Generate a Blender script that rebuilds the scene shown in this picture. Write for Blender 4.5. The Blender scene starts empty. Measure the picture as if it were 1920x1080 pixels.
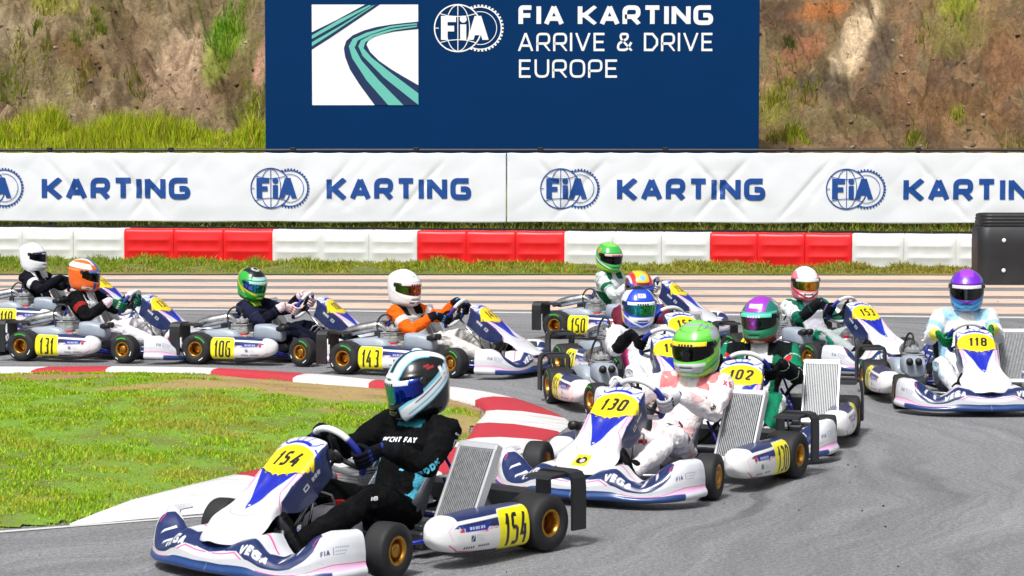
import bpy, bmesh, math, random
import numpy as np
from mathutils import Vector, Matrix
from mathutils.bvhtree import BVHTree

# ---------------------------------------------------------------- camera, sky, sun, exposure
SC = bpy.context.scene
COL = SC.collection
F, CH, HOR = 4300.0, 1.98, 281.0          # focal length in photo pixels, camera height, horizon row
TILT = math.atan((540 - HOR) / F)
cd = bpy.data.cameras.new('camera'); cam = bpy.data.objects.new('camera', cd); COL.objects.link(cam)
cd.sensor_width = 36; cd.lens = F / 1920 * 36; cd.clip_start = 0.5; cd.clip_end = 600
cam.location = (0, 0, CH); cam.rotation_euler = (math.pi / 2 - TILT, 0, 0)
SC.camera = cam

SUN_EL, SUN_AZ = math.radians(58), math.radians(205)   # azimuth clockwise from +Y: behind the camera, a little to the left
W = bpy.data.worlds.new('World'); SC.world = W; W.use_nodes = True
wn = W.node_tree.nodes; wl = W.node_tree.links
bg = wn['Background']
sky = wn.new('ShaderNodeTexSky'); sky.sky_type = 'NISHITA'; sky.sun_disc = False
sky.sun_elevation = SUN_EL; sky.sun_rotation = SUN_AZ
sky.air_density = 1.0; sky.dust_density = 6.0; sky.ozone_density = 1.0
hs = wn.new('ShaderNodeHueSaturation'); hs.inputs['Saturation'].default_value = 0.22
wl.new(sky.outputs[0], hs.inputs['Color']); wl.new(hs.outputs[0], bg.inputs[0])
bg.inputs[1].default_value = 0.072
sd = bpy.data.lights.new('sun', 'SUN'); sun = bpy.data.objects.new('sun', sd); COL.objects.link(sun)
sd.energy = 2.1; sd.angle = math.radians(10); sd.color = (1.0, 0.985, 0.965)
sdir = Vector((math.sin(SUN_AZ) * math.cos(SUN_EL), math.cos(SUN_AZ) * math.cos(SUN_EL), math.sin(SUN_EL)))
sun.rotation_euler = (-sdir).to_track_quat('-Z', 'Y').to_euler(); sun.location = sdir * 50
SC.view_settings.view_transform = 'Standard'; SC.view_settings.look = 'None'
SC.view_settings.exposure = 0.72; SC.view_settings.gamma = 1.0

# ---------------------------------------------------------------- helpers
PI = math.pi
rng = np.random.default_rng(7)
random.seed(7)

def ray(px, py):
    a, b = (px - 960) / F, (540 - py) / F
    ct, st = math.cos(TILT), math.sin(TILT)
    return np.array([a, ct + b * st, -st + b * ct])
def ground(px, py, z=0.0):
    d = ray(px, py); k = (z - CH) / d[2]
    return np.array([d[0] * k, d[1] * k, z])
def at(px, py, Y):
    d = ray(px, py); k = Y / d[1]
    return np.array([d[0] * k, Y, CH + d[2] * k])

def lin(c):
    if isinstance(c, str):
        c = [int(c[i:i + 2], 16) / 255 for i in (0, 2, 4)]
        return tuple(x / 12.92 if x <= 0.04045 else ((x + 0.055) / 1.055) ** 2.4 for x in c)
    return tuple(c)

def tag(o, label=None, cat=None, group=None, kind=None):
    if label: o['label'] = label
    if cat: o['category'] = cat
    if group: o['group'] = group
    if kind: o['kind'] = kind
    return o

def empty(name, parent=None):
    o = bpy.data.objects.new(name, None); COL.objects.link(o); o.empty_display_size = 0.1
    if parent: o.parent = parent
    return o

def make_mesh(name, V, Fc, mats=None, smooth=True, cols=None, midx=None):
    """V: (n,3); Fc: list of index tuples or (m,4)/(m,3) array; cols: (n,3) linear colours into attribute 'Col'"""
    me = bpy.data.meshes.new(name)
    V = np.asarray(V, dtype=np.float32)
    if isinstance(Fc, np.ndarray) and Fc.ndim == 2:
        k = Fc.shape[1]; flat = Fc.ravel().astype(np.int32); m = Fc.shape[0]
        starts = np.arange(m, dtype=np.int32) * k
    else:
        flat = np.array([i for f in Fc for i in f], dtype=np.int32); m = len(Fc)
        ln = np.array([len(f) for f in Fc], dtype=np.int32)
        starts = np.concatenate(([0], np.cumsum(ln)[:-1])).astype(np.int32) if m else np.zeros(0, np.int32)
    me.vertices.add(len(V)); me.vertices.foreach_set('co', V.ravel())
    me.loops.add(len(flat)); me.loops.foreach_set('vertex_index', flat)
    me.polygons.add(m); me.polygons.foreach_set('loop_start', starts)
    me.update(calc_edges=True)
    me.validate()
    if mats:
        for mt in (mats if isinstance(mats, (list, tuple)) else [mats]): me.materials.append(mt)
    if midx is not None and len(me.polygons) == m:
        me.polygons.foreach_set('material_index', np.asarray(midx, dtype=np.int32))
    me.polygons.foreach_set('use_smooth', np.full(len(me.polygons), smooth, dtype=bool))
    if cols is not None:
        a = me.color_attributes.new('Col', 'FLOAT_COLOR', 'POINT')
        c4 = np.ones((len(V), 4), dtype=np.float32); c4[:, :3] = cols
        a.data.foreach_set('color', c4.ravel())
    return me

def obj(name, me, parent=None, loc=None, rot=None):
    o = bpy.data.objects.new(name, me); COL.objects.link(o)
    if parent: o.parent = parent
    if loc is not None: o.location = loc
    if rot is not None: o.rotation_euler = rot
    return o

def grid_faces(nu, nv, wrap_u=False, wrap_v=False, flip=False):
    iu = np.arange(nu if wrap_u else nu - 1); iv = np.arange(nv if wrap_v else nv - 1)
    a, b = np.meshgrid(iu, iv, indexing='ij')
    a2, b2 = (a + 1) % nu, (b + 1) % nv
    f = np.stack([a * nv + b, a2 * nv + b, a2 * nv + b2, a * nv + b2], -1).reshape(-1, 4)
    return f[:, ::-1].copy() if flip else f

def pchip(xs, ys, x):
    xs = np.asarray(xs, float); ys = np.asarray(ys, float); x = np.clip(np.asarray(x, float), xs[0], xs[-1])
    h = np.diff(xs); d = np.diff(ys) / h
    m = np.zeros_like(ys); m[0], m[-1] = d[0], d[-1]
    for i in range(1, len(xs) - 1):
        m[i] = 0 if d[i - 1] * d[i] <= 0 else 2 * d[i - 1] * d[i] / (d[i - 1] + d[i])
    i = np.clip(np.searchsorted(xs, x, side='right') - 1, 0, len(xs) - 2)
    t = (x - xs[i]) / h[i]
    return ((2 * t**3 - 3 * t**2 + 1) * ys[i] + (t**3 - 2 * t**2 + t) * h[i] * m[i]
            + (-2 * t**3 + 3 * t**2) * ys[i + 1] + (t**3 - t**2) * h[i] * m[i + 1])

def sstep(a, b, x):
    t = np.clip((x - a) / (b - a), 0, 1); return t * t * (3 - 2 * t)

def spline(pts, n):
    """Catmull-Rom through points, n samples"""
    P = np.asarray(pts, float); P = np.vstack([2 * P[0] - P[1], P, 2 * P[-1] - P[-2]])
    m = len(P) - 3; out = []
    for s in np.linspace(0, m, n):
        i = min(int(s), m - 1); t = s - i; a, b, c, d = P[i:i + 4]
        out.append(0.5 * (2 * b + (c - a) * t + (2 * a - 5 * b + 4 * c - d) * t * t + (3 * b - a - 3 * c + d) * t**3))
    return np.array(out)

class MB:
    """collects simple shapes into one mesh"""
    def __init__(s): s.v = []; s.f = []; s.m = []; s.mi = 0
    def add(s, V, Fs):
        o = len(s.v); s.v.extend([tuple(p) for p in V]); s.f.extend([tuple(int(i) + o for i in q) for q in Fs]); s.m.extend([s.mi] * len(Fs))
    def box(s, c, size, R=None, bev=0.0):
        hx, hy, hz = [q / 2 for q in size]
        b = min(bev, hx * .9, hy * .9, hz * .9)
        if b <= 0:
            V = [(x, y, z) for x in (-hx, hx) for y in (-hy, hy) for z in (-hz, hz)]
            Q = [(0, 1, 3, 2), (4, 6, 7, 5), (0, 4, 5, 1), (2, 3, 7, 6), (0, 2, 6, 4), (1, 5, 7, 3)]
        else:
            V = []; idx = {}
            for sx in (-1, 1):
                for sy in (-1, 1):
                    for sz in (-1, 1):
                        for ax in range(3):
                            p = [sx * (hx - b), sy * (hy - b), sz * (hz - b)]; p[ax] = (sx, sy, sz)[ax] * (hx, hy, hz)[ax]
                            idx[(sx, sy, sz, ax)] = len(V); V.append(tuple(p))
            Q = []
            for ax in range(3):
                for sg in (-1, 1):
                    o1, o2 = [a for a in range(3) if a != ax]; q = []
                    for a, c2 in ((-1, -1), (1, -1), (1, 1), (-1, 1)):
                        k = [0, 0, 0]; k[ax] = sg; k[o1] = a; k[o2] = c2; q.append(idx[(*k, ax)])
                    Q.append(tuple(q))
            for ax in range(3):
                o1, o2 = [a for a in range(3) if a != ax]
                for a in (-1, 1):
                    for c2 in (-1, 1):
                        k1 = [0, 0, 0]; k1[o1] = a; k1[o2] = c2; k2 = list(k1); k1[ax] = -1; k2[ax] = 1
                        Q.append((idx[(*k1, o1)], idx[(*k2, o1)], idx[(*k2, o2)], idx[(*k1, o2)]))
            for sx in (-1, 1):
                for sy in (-1, 1):
                    for sz in (-1, 1): Q.append(tuple(idx[(sx, sy, sz, ax)] for ax in range(3)))
        M = R if R is not None else Matrix.Identity(3)
        c = Vector(c); s.add([tuple(M @ Vector(p) + c) for p in V], Q); return s
    def tube(s, pts, r, n=8, caps=True, closed=False):
        P = [Vector(p) for p in pts]; k = len(P)
        rs = r if isinstance(r, (list, tuple, np.ndarray)) else [r] * k
        up = None; V = []
        for i in range(k):
            a = P[(i - 1) % k] if (closed or i > 0) else P[i]; b = P[(i + 1) % k] if (closed or i < k - 1) else P[i]
            t = (b - a).normalized() if (b - a).length > 1e-9 else Vector((0, 0, 1))
            if up is None:
                up = Vector((0, 0, 1)) if abs(t.z) < .9 else Vector((1, 0, 0))
            u = (up - t * up.dot(t))
            if u.length < 1e-6: u = t.orthogonal()
            u.normalize(); up = u; w = t.cross(u)
            for j in range(n):
                an = 2 * PI * j / n
                V.append(tuple(P[i] + (u * math.cos(an) + w * math.sin(an)) * rs[i]))
        Q = []
        for i in range(k if closed else k - 1):
            for j in range(n):
                i2 = (i + 1) % k
                Q.append((i * n + j, i * n + (j + 1) % n, i2 * n + (j + 1) % n, i2 * n + j))
        if caps and not closed:
            Q.append(tuple(range(n - 1, -1, -1))); Q.append(tuple((k - 1) * n + j for j in range(n)))
        s.add(V, Q); return s
    def lathe(s, prof, c=(0, 0, 0), axis=(0, 1, 0), n=32):
        """prof: (along axis, radius)"""
        ax = Vector(axis).normalized(); u = ax.orthogonal().normalized(); w = ax.cross(u); c = Vector(c); V = []
        for (h, r) in prof:
            for j in range(n):
                an = 2 * PI * j / n; V.append(tuple(c + ax * h + (u * math.cos(an) + w * math.sin(an)) * r))
        Q = [(i * n + j, i * n + (j + 1) % n, (i + 1) * n + (j + 1) % n, (i + 1) * n + j) for i in range(len(prof) - 1) for j in range(n)]
        s.add(V, Q); return s
    def prism(s, poly, z0, z1, M=None):
        n = len(poly); V = [(x, y, z0) for x, y in poly] + [(x, y, z1) for x, y in poly]
        Q = [tuple(range(n - 1, -1, -1)), tuple(range(n, 2 * n))] + [(i, (i + 1) % n, (i + 1) % n + n, i + n) for i in range(n)]
        if M is not None: V = [tuple(M @ Vector(p)) for p in V]
        s.add(V, Q); return s
    def mesh(s, name, mats, smooth=False):
        return fixn(make_mesh(name, s.v, s.f, mats, smooth, midx=s.m))

def fixn(me):
    bm = bmesh.new(); bm.from_mesh(me); bmesh.ops.recalc_face_normals(bm, faces=bm.faces); bm.to_mesh(me); bm.free(); return me

CACHE = {}
def cached(key, fn):
    if key not in CACHE: CACHE[key] = fn()
    return CACHE[key]

# ---------------------------------------------------------------- materials
def newmat(name):
    m = bpy.data.materials.new(name); m.use_nodes = True
    return m, m.node_tree.nodes, m.node_tree.links, m.node_tree.nodes['Principled BSDF']

def mat(name, c, rough=.5, metal=0.0, coat=0.0, var=0.0, vscale=30.0, bump=0.0, bscale=200.0, spec=.5, trans=0.0):
    m, n, l, b = newmat(name); c = lin(c)
    b.inputs['Base Color'].default_value = (*c, 1); b.inputs['Roughness'].default_value = rough; b.inputs['Metallic'].default_value = metal
    b.inputs['Coat Weight'].default_value = coat; b.inputs['Coat Roughness'].default_value = .08; b.inputs['Specular IOR Level'].default_value = spec
    tc = n.new('ShaderNodeTexCoord')
    if var:
        t = n.new('ShaderNodeTexNoise'); t.inputs['Scale'].default_value = vscale; t.inputs['Detail'].default_value = 5
        r = n.new('ShaderNodeMapRange'); r.inputs['From Min'].default_value = .25; r.inputs['From Max'].default_value = .75
        r.inputs['To Min'].default_value = 1 - var; r.inputs['To Max'].default_value = 1 + var
        mx = n.new('ShaderNodeVectorMath'); mx.operation = 'SCALE'; mx.inputs[0].default_value = c
        l.new(tc.outputs['Object'], t.inputs['Vector']); l.new(t.outputs['Fac'], r.inputs['Value']); l.new(r.outputs[0], mx.inputs['Scale']); l.new(mx.outputs[0], b.inputs['Base Color'])
        r2 = n.new('ShaderNodeMapRange'); r2.inputs['To Min'].default_value = max(0, rough - .12); r2.inputs['To Max'].default_value = min(1, rough + .12)
        l.new(t.outputs['Fac'], r2.inputs['Value']); l.new(r2.outputs[0], b.inputs['Roughness'])
    if bump:
        t = n.new('ShaderNodeTexNoise'); t.inputs['Scale'].default_value = bscale; t.inputs['Detail'].default_value = 4
        bp = n.new('ShaderNodeBump'); bp.inputs['Strength'].default_value = bump; bp.inputs['Distance'].default_value = .01
        l.new(tc.outputs['Object'], t.inputs['Vector']); l.new(t.outputs['Fac'], bp.inputs['Height']); l.new(bp.outputs[0], b.inputs['Normal'])
    return m

def colmat(name, rough=.3, metal=0.0, coat=.5, dirt=.12, bump=0.0, bscale=60.0, sheen=0.0, spec=.5, scuff=0.0):
    """colour from the painted attribute, with a little grime"""
    m, n, l, b = newmat(name)
    at_ = n.new('ShaderNodeVertexColor'); at_.layer_name = 'Col'
    tc = n.new('ShaderNodeTexCoord'); t = n.new('ShaderNodeTexNoise'); t.inputs['Scale'].default_value = 14; t.inputs['Detail'].default_value = 6; t.inputs['Roughness'].default_value = .65
    r = n.new('ShaderNodeMapRange'); r.inputs['From Min'].default_value = .5; r.inputs['From Max'].default_value = .78; r.inputs['To Max'].default_value = dirt
    mx = n.new('ShaderNodeMix'); mx.data_type = 'RGBA'; mx.inputs['B'].default_value = (.2, .19, .18, 1)
    l.new(tc.outputs['Object'], t.inputs['Vector']); l.new(t.outputs['Fac'], r.inputs['Value']); l.new(r.outputs[0], mx.inputs['Factor'])
    l.new(at_.outputs['Color'], mx.inputs['A']); l.new(mx.outputs['Result'], b.inputs['Base Color'])
    b.inputs['Metallic'].default_value = metal; b.inputs['Coat Weight'].default_value = coat; b.inputs['Coat Roughness'].default_value = .06
    if scuff:
        mp = n.new('ShaderNodeMapping'); mp.inputs['Scale'].default_value = (6, 9, 42); mp.inputs['Rotation'].default_value = (.3, .5, .2); s1 = n.new('ShaderNodeTexNoise'); s1.inputs['Scale'].default_value = 2.2; s1.inputs['Detail'].default_value = 7; s1.inputs['Roughness'].default_value = .75
        l.new(tc.outputs['Object'], mp.inputs[0]); l.new(mp.outputs[0], s1.inputs['Vector'])
        r3 = n.new('ShaderNodeMapRange'); r3.inputs['From Min'].default_value = .62; r3.inputs['From Max'].default_value = .70; r3.inputs['To Max'].default_value = scuff; l.new(s1.outputs['Fac'], r3.inputs['Value'])
        m3 = n.new('ShaderNodeMix'); m3.data_type = 'RGBA'; m3.inputs['B'].default_value = (.06, .06, .065, 1); l.new(r3.outputs[0], m3.inputs['Factor']); l.new(mx.outputs['Result'], m3.inputs['A']); l.new(m3.outputs['Result'], b.inputs['Base Color'])
    r2 = n.new('ShaderNodeMapRange'); r2.inputs['To Min'].default_value = max(0, rough - .1); r2.inputs['To Max'].default_value = min(1, rough + .12)
    l.new(t.outputs['Fac'], r2.inputs['Value']); l.new(r2.outputs[0], b.inputs['Roughness'])
    if sheen: b.inputs['Sheen Weight'].default_value = sheen
    b.inputs['Specular IOR Level'].default_value = spec
    if bump:
        t2 = n.new('ShaderNodeTexNoise'); t2.inputs['Scale'].default_value = bscale; t2.inputs['Detail'].default_value = 9; t2.inputs['Roughness'].default_value = .62; t2.inputs['Distortion'].default_value = .8
        bp = n.new('ShaderNodeBump'); bp.inputs['Strength'].default_value = bump; bp.inputs['Distance'].default_value = .02
        l.new(tc.outputs['Object'], t2.inputs['Vector']); l.new(t2.outputs['Fac'], bp.inputs['Height']); l.new(bp.outputs[0], b.inputs['Normal'])
    return m

NAVY = lin('16275a'); WHITE = (.66, .675, .715); BLUE = lin('0c22b0'); YEL = lin('f7d800'); PINK = lin('e0308a'); LPINK = lin('ecb4dc'); BLACK = (.008, .008, .01)

M = dict(
    body=colmat('kart_bodywork', .3, coat=.35, scuff=.45), cloth=colmat('race_suit', .9, coat=0, dirt=.05, bump=.85, bscale=24, spec=.12),
    helmet=colmat('helmet_paint', .2, coat=.45, dirt=.03), visor=colmat('visor_mirror', .1, metal=.85, coat=.5, dirt=0),
    tyre=mat('rubber', (.014, .014, .016), .72, var=.4, vscale=12, bump=.15, bscale=90), gold=mat('gold_rim', lin('b98a3c'), .3, .9, var=.15),
    black=mat('black_plastic', (.016, .017, .02), .45, var=.25, vscale=9), steel=mat('steel', (.62, .63, .65), .3, .9, var=.15),
    alu=mat('cast_aluminium', (.55, .56, .57), .42, .75, var=.25, bump=.2, bscale=70), chrome=mat('chrome_tube', (.55, .55, .56), .24, 1, var=.3, vscale=14),
    grey=mat('grey_plastic', lin('97a1ae'), .4, var=.1), seat=mat('seat_fibreglass', lin('62666c'), .45, var=.1, coat=.3),
    blue=mat('blue_frame', lin('14249a'), .35, coat=.4), red=mat('red_anodised', lin('d01626'), .35, coat=.3),
    wwhite=mat('white_grip', lin('d9d9dc'), .55), bgrip=mat('blue_grip', lin('16268c'), .6), tank=mat('fuel_tank', lin('dcd8e2'), .35, var=.05, spec=.6),
    bolt=mat('bolt', (.7, .7, .7), .3, .9), green=mat('green_marking', lin('35b02c'), .6), wmark=mat('white_marking', (.8, .8, .8), .6),
    rubberhose=mat('black_hose', (.012, .012, .013), .5))
# ---------------------------------------------------------------- lettering and painting
def fillet(pts, r, closed):
    if r <= 0: return [tuple(p) for p in pts]
    P = [np.array(p, float) for p in pts]; n = len(P); out = []
    for i in range(n):
        if not closed and i in (0, n - 1): out.append(tuple(P[i])); continue
        a, b, c = P[i - 1], P[i], P[(i + 1) % n]
        la, lc = np.linalg.norm(a - b), np.linalg.norm(c - b)
        k = min(r, la * .48, lc * .48); p, q = b + (a - b) / la * k, b + (c - b) / lc * k
        for t in np.linspace(0, 1, 7): out.append(tuple((1 - t)**2 * p + 2 * t * (1 - t) * b + t * t * q))
    return out

def ribbon(pts, w, closed=False):
    """left and right edge of a stroke, mitred"""
    P = np.array(pts, float); n = len(P); L = []; R = []
    for i in range(n):
        a = P[i - 1] if (closed or i > 0) else None; c = P[(i + 1) % n] if (closed or i < n - 1) else None
        d1 = (P[i] - a) if a is not None else None; d2 = (c - P[i]) if c is not None else None
        if d1 is None: d1 = d2
        if d2 is None: d2 = d1
        d1 = d1 / (np.linalg.norm(d1) + 1e-12); d2 = d2 / (np.linalg.norm(d2) + 1e-12)
        n1 = np.array([-d1[1], d1[0]]); n2 = np.array([-d2[1], d2[0]]); m = n1 + n2; lm = np.linalg.norm(m)
        m = n1 if lm < 1e-6 else m / lm
        k = min(1 / max(m @ n1, .2), 2.2) * w / 2
        L.append(P[i] + m * k); R.append(P[i] - m * k)
    return np.array(L), np.array(R)

# glyph: (relative width, [(points in 0..1, closed, fillet)])
G = {
 'A': (1.0, [([(0, -.08), (.5, 1.06)], 0, 0), ([(.5, 1.06), (1, -.08)], 0, 0), ([(.22, .27), (.78, .27)], 0, 0)]),
 'B': (.85, [([(0, 0), (0, 1), (.95, 1), (.95, .52), (0, .52)], 0, .2), ([(0, 0), (1, 0), (1, .52), (.5, .52)], 0, .2)]),
 'C': (.85, [([(1, 1), (0, 1), (0, 0), (1, 0)], 0, .3)]),
 'D': (.92, [([(0, 0), (0, 1), (.62, 1), (1, .66), (1, .34), (.62, 0)], 1, .0)]),
 'E': (.78, [([(1, 1), (0, 1), (0, 0), (1, 0)], 0, 0), ([(0, .5), (.9, .5)], 0, 0)]),
 'F': (.76, [([(0, -.08), (0, 1), (1, 1)], 0, .12), ([(0, .48), (.9, .48)], 0, 0)]),
 'G': (.98, [([(1, 1), (0, 1), (0, 0), (1, 0), (1, .5), (.5, .5)], 0, .22)]),
 'H': (.9, [([(0, -.08), (0, 1.08)], 0, 0), ([(1, -.08), (1, 1.08)], 0, 0), ([(0, .5), (1, .5)], 0, 0)]),
 'I': (.12, [([(.5, -.08), (.5, 1.08)], 0, 0)]),
 'J': (.7, [([(1, 1.08), (1, 0), (0, 0), (0, .25)], 0, .25)]),
 'K': (.95, [([(0, -.08), (0, 1.08)], 0, 0), ([(1.06, 1.12), (.3, .5), (1.06, -.12)], 0, 0), ([(0, .5), (.34, .5)], 0, 0)]),
 'L': (.75, [([(0, 1.08), (0, 0), (1, 0)], 0, 0)]),
 'M': (1.1, [([(0, -.08), (0, 1), (.5, .25), (1, 1), (1, -.08)], 0, 0)]),
 'N': (.95, [([(0, -.08), (0, 1.08)], 0, 0), ([(0, 1.0), (1, 0.0)], 0, 0), ([(1, -.08), (1, 1.08)], 0, 0)]),
 'O': (.95, [([(0, 0), (0, 1), (1, 1), (1, 0)], 1, .3)]),
 'P': (.88, [([(0, -.08), (0, 1), (1, 1), (1, .36), (0, .36)], 0, .22)]),
 'R': (.9, [([(0, -.08), (0, 1), (1, 1), (1, .4), (0, .4)], 0, .22), ([(.55, .4), (1.05, -.1)], 0, 0)]),
 'S': (.85, [([(1, 1), (0, 1), (0, .5), (1, .5), (1, 0), (0, 0)], 0, .22)]),
 'T': (.9, [([(-.02, 1), (1.02, 1)], 0, 0), ([(.5, 1), (.5, -.08)], 0, 0)]),
 'U': (.9, [([(0, 1.08), (0, 0), (1, 0), (1, 1.08)], 0, .3)]),
 'V': (1.0, [([(0, 1.08), (.5, -.06)], 0, 0), ([(.5, -.06), (1, 1.08)], 0, 0)]),
 'W': (1.3, [([(0, 1.08), (.27, 0), (.5, .9), (.73, 0), (1, 1.08)], 0, 0)]),
 'X': (.9, [([(0, -.06), (1, 1.06)], 0, 0), ([(0, 1.06), (1, -.06)], 0, 0)]),
 'Y': (.9, [([(0, 1.08), (.5, .45), (1, 1.08)], 0, 0), ([(.5, .5), (.5, -.08)], 0, 0)]),
 'Z': (.9, [([(0, 1), (1, 1), (0, 0), (1, 0)], 0, 0)]),
 '&': (1.0, [([(1.02, -.06), (.2, .72), (.2, 1), (.72, 1), (.72, .72), (0, .38), (0, 0), (.68, 0), (1, .48)], 0, .2)]),
 'i': (.12, [([(.5, -.08), (.5, .66)], 0, 0), ([(.5, .86), (.5, 1.08)], 0, 0)]),
 '.': (.12, [([(.5, -.08), (.5, .12)], 0, 0)]), '|': (.1, [([(.5, -.2), (.5, 1.2)], 0, 0)]), '-': (.5, [([(0, .5), (1, .5)], 0, 0)]),
 '0': (.8, [([(0, 0), (0, 1), (1, 1), (1, 0)], 1, .34)]),
 '1': (.5, [([(.72, 1.08), (.72, -.08)], 0, 0), ([(.72, .98), (-.12, .70)], 0, 0)]),
 '2': (.8, [([(0, .74), (0, 1), (1, 1), (1, .6), (0, 0), (1.04, 0)], 0, .26)]),
 '3': (.8, [([(0, 1), (1, 1), (1, .54), (.4, .54)], 0, .24), ([(.4, .54), (1, .54), (1, 0), (0, 0)], 0, .24)]),
 '4': (.85, [([(.62, 1.04), (0, .3), (1.05, .3)], 0, 0), ([(.72, .62), (.72, -.08)], 0, 0)]),
 '5': (.8, [([(.95, 1), (.06, 1), (.0, .56), (1, .56), (1, 0), (0, 0)], 0, .2)]),
 '6': (.8, [([(.95, 1), (0, 1), (0, 0), (1, 0), (1, .56), (.05, .56)], 0, .26)]),
 '8': (.8, [([(0, .54), (0, 1), (1, 1), (1, .54)], 1, .24), ([(0, 0), (0, .54), (1, .54), (1, 0)], 1, .24)]),
 '9': (.8, [([(.05, 0), (1, 0), (1, 1), (0, 1), (0, .44), (.95, .44)], 0, .26)]),
}
def text_strokes(s, h, wd=.8, th=.2, gap=.16, slant=0.0):
    """stroke centre lines of a line of text; h height, wd letter width, th stroke thickness (both relative to h). returns strokes, total width"""
    x = 0.0; out = []
    for ch in s:
        if ch == ' ': x += wd * .55; continue
        gw, st = G[ch]
        w = max(gw * wd, th) if gw > .2 else th
        for pts, cl, fr in st:
            q = [(x + th / 2 + px * (w - th), th / 2 + py * (1 - th)) for px, py in pts]
            q = fillet(q, fr * min(wd, 1.0) * 1.1, cl)
            out.append(([((a + b * slant) * h, b * h) for a, b in q], bool(cl)))
        x += w + gap
    return out, (x - gap) * h, th * h

def text_loops(s, h, x0, y0, wd=.8, th=.2, gap=.16, slant=0.0, align='l', M2=None):
    """list of shapes; a shape is a list of loops (even-odd)"""
    st, tw, t = text_strokes(s, h, wd, th, gap, slant)
    dx = {'l': 0, 'c': -tw / 2, 'r': -tw}[align]; shapes = []
    for pts, cl in st:
        L, R = ribbon(pts, t, cl)
        for A in (L, R): A[:, 1] = np.clip(A[:, 1], 0, h) if not cl else A[:, 1]
        loops = [L, R] if cl else [np.vstack([L, R[::-1]])]
        shapes.append([(l + [dx, 0]) @ (np.array(M2).T if M2 is not None else np.eye(2)) + [x0, y0] for l in loops])
    return shapes

def text_mesh(s, h, wd=.8, th=.2, gap=.16, slant=0.0, align='l', sub=0.0):
    """triangle strips of the strokes, each stroke 0.6 mm above the one before; returns V(n,3) with z = layer, faces"""
    st, tw, t = text_strokes(s, h, wd, th, gap, slant)
    dx = {'l': 0, 'c': -tw / 2, 'r': -tw}[align]; V = []; Q = []
    for k, (pts, cl) in enumerate(st):
        if sub:
            pp = [np.array(p) for p in pts] + ([np.array(pts[0])] if cl else []); q = [pp[0]]
            for a, b in zip(pp[:-1], pp[1:]):
                m = max(1, int(np.linalg.norm(b - a) / sub))
                for j in range(1, m + 1): q.append(a + (b - a) * j / m)
            pts = q[:-1] if cl else q
        L, R = ribbon(pts, t, cl); o = len(V); n = len(L)
        if not cl: L[:, 1] = np.clip(L[:, 1], 0, h); R[:, 1] = np.clip(R[:, 1], 0, h)
        for a, b in zip(L, R): V += [(a[0] + dx, a[1], k % 3), (b[0] + dx, b[1], k % 3)]
        for i in range(n if cl else n - 1):
            j = (i + 1) % n; Q.append((o + 2 * i, o + 2 * i + 1, o + 2 * j + 1, o + 2 * j))
    return np.array(V, float), Q, tw

class Paint:
    def __init__(s, base): s.base = np.array(base, float); s.ops = []
    def poly(s, pts, c): s.ops.append(([[np.array(pts, float)]], np.array(lin(c), float))); return s
    def both(s, pts, c):
        s.poly(pts, c); return s.poly([(x, -y) for x, y in pts], c)
    def bothx(s, pts, c):
        s.poly(pts, c); return s.poly([(-x, y) for x, y in pts], c)
    def line(s, pts, w, c, smooth=0):
        if smooth: pts = spline(pts, smooth)
        L, R = ribbon(pts, w); s.ops.append(([[np.vstack([L, R[::-1]])]], np.array(lin(c), float))); return s
    def lines(s, pts, w, c, smooth=0):
        s.line(pts, w, c, smooth); return s.line([(x, -y) for x, y in pts], w, c, smooth)
    def linesx(s, pts, w, c, smooth=0):
        s.line(pts, w, c, smooth); return s.line([(-x, y) for x, y in pts], w, c, smooth)
    def text(s, t, h, x0, y0, c, **k):
        s.ops.append((text_loops(t, h, x0, y0, **k), np.array(lin(c), float))); return s
    def disc(s, x, y, rx, ry, c, n=24):
        return s.poly([(x + rx * math.cos(2 * PI * i / n), y + ry * math.sin(2 * PI * i / n)) for i in range(n)], c)
    def copy(s):
        q = Paint(s.base); q.ops = list(s.ops); return q
    def eval(s, P, eps, start=None):
        C = np.tile(s.base, (len(P), 1)) if start is None else start
        for shapes, col in s.ops:
            allp = np.vstack([l for sh in shapes for l in sh]); lo, hi = allp.min(0) - eps, allp.max(0) + eps
            idx = np.where((P[:, 0] > lo[0]) & (P[:, 0] < hi[0]) & (P[:, 1] > lo[1]) & (P[:, 1] < hi[1]))[0]
            if len(idx) == 0: continue
            Q = P[idx]; best = np.full(len(idx), -9.0)
            for sh in shapes:
                ins = np.zeros(len(Q), bool); d2 = np.full(len(Q), 1e9)
                for lp in sh:
                    A = lp; B = np.roll(lp, -1, 0)
                    for a, b in zip(A, B):
                        e = b - a; ll = e @ e
                        if ll < 1e-14: continue
                        w = Q - a; t = np.clip(w @ e / ll, 0, 1); dd = w - t[:, None] * e
                        d2 = np.minimum(d2, (dd * dd).sum(1))
                        c1 = (a[1] > Q[:, 1]) != (b[1] > Q[:, 1])
                        if c1.any():
                            xi = a[0] + (Q[:, 1] - a[1]) * e[0] / (e[1] if e[1] else 1e-12)
                            ins ^= c1 & (Q[:, 0] < xi)
                sdv = np.sqrt(d2) * np.where(ins, 1, -1); best = np.maximum(best, sdv)
            cov = np.clip(.5 + best / eps, 0, 1)[:, None]
            C[idx] = C[idx] * (1 - cov) + col * cov
        return C
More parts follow.
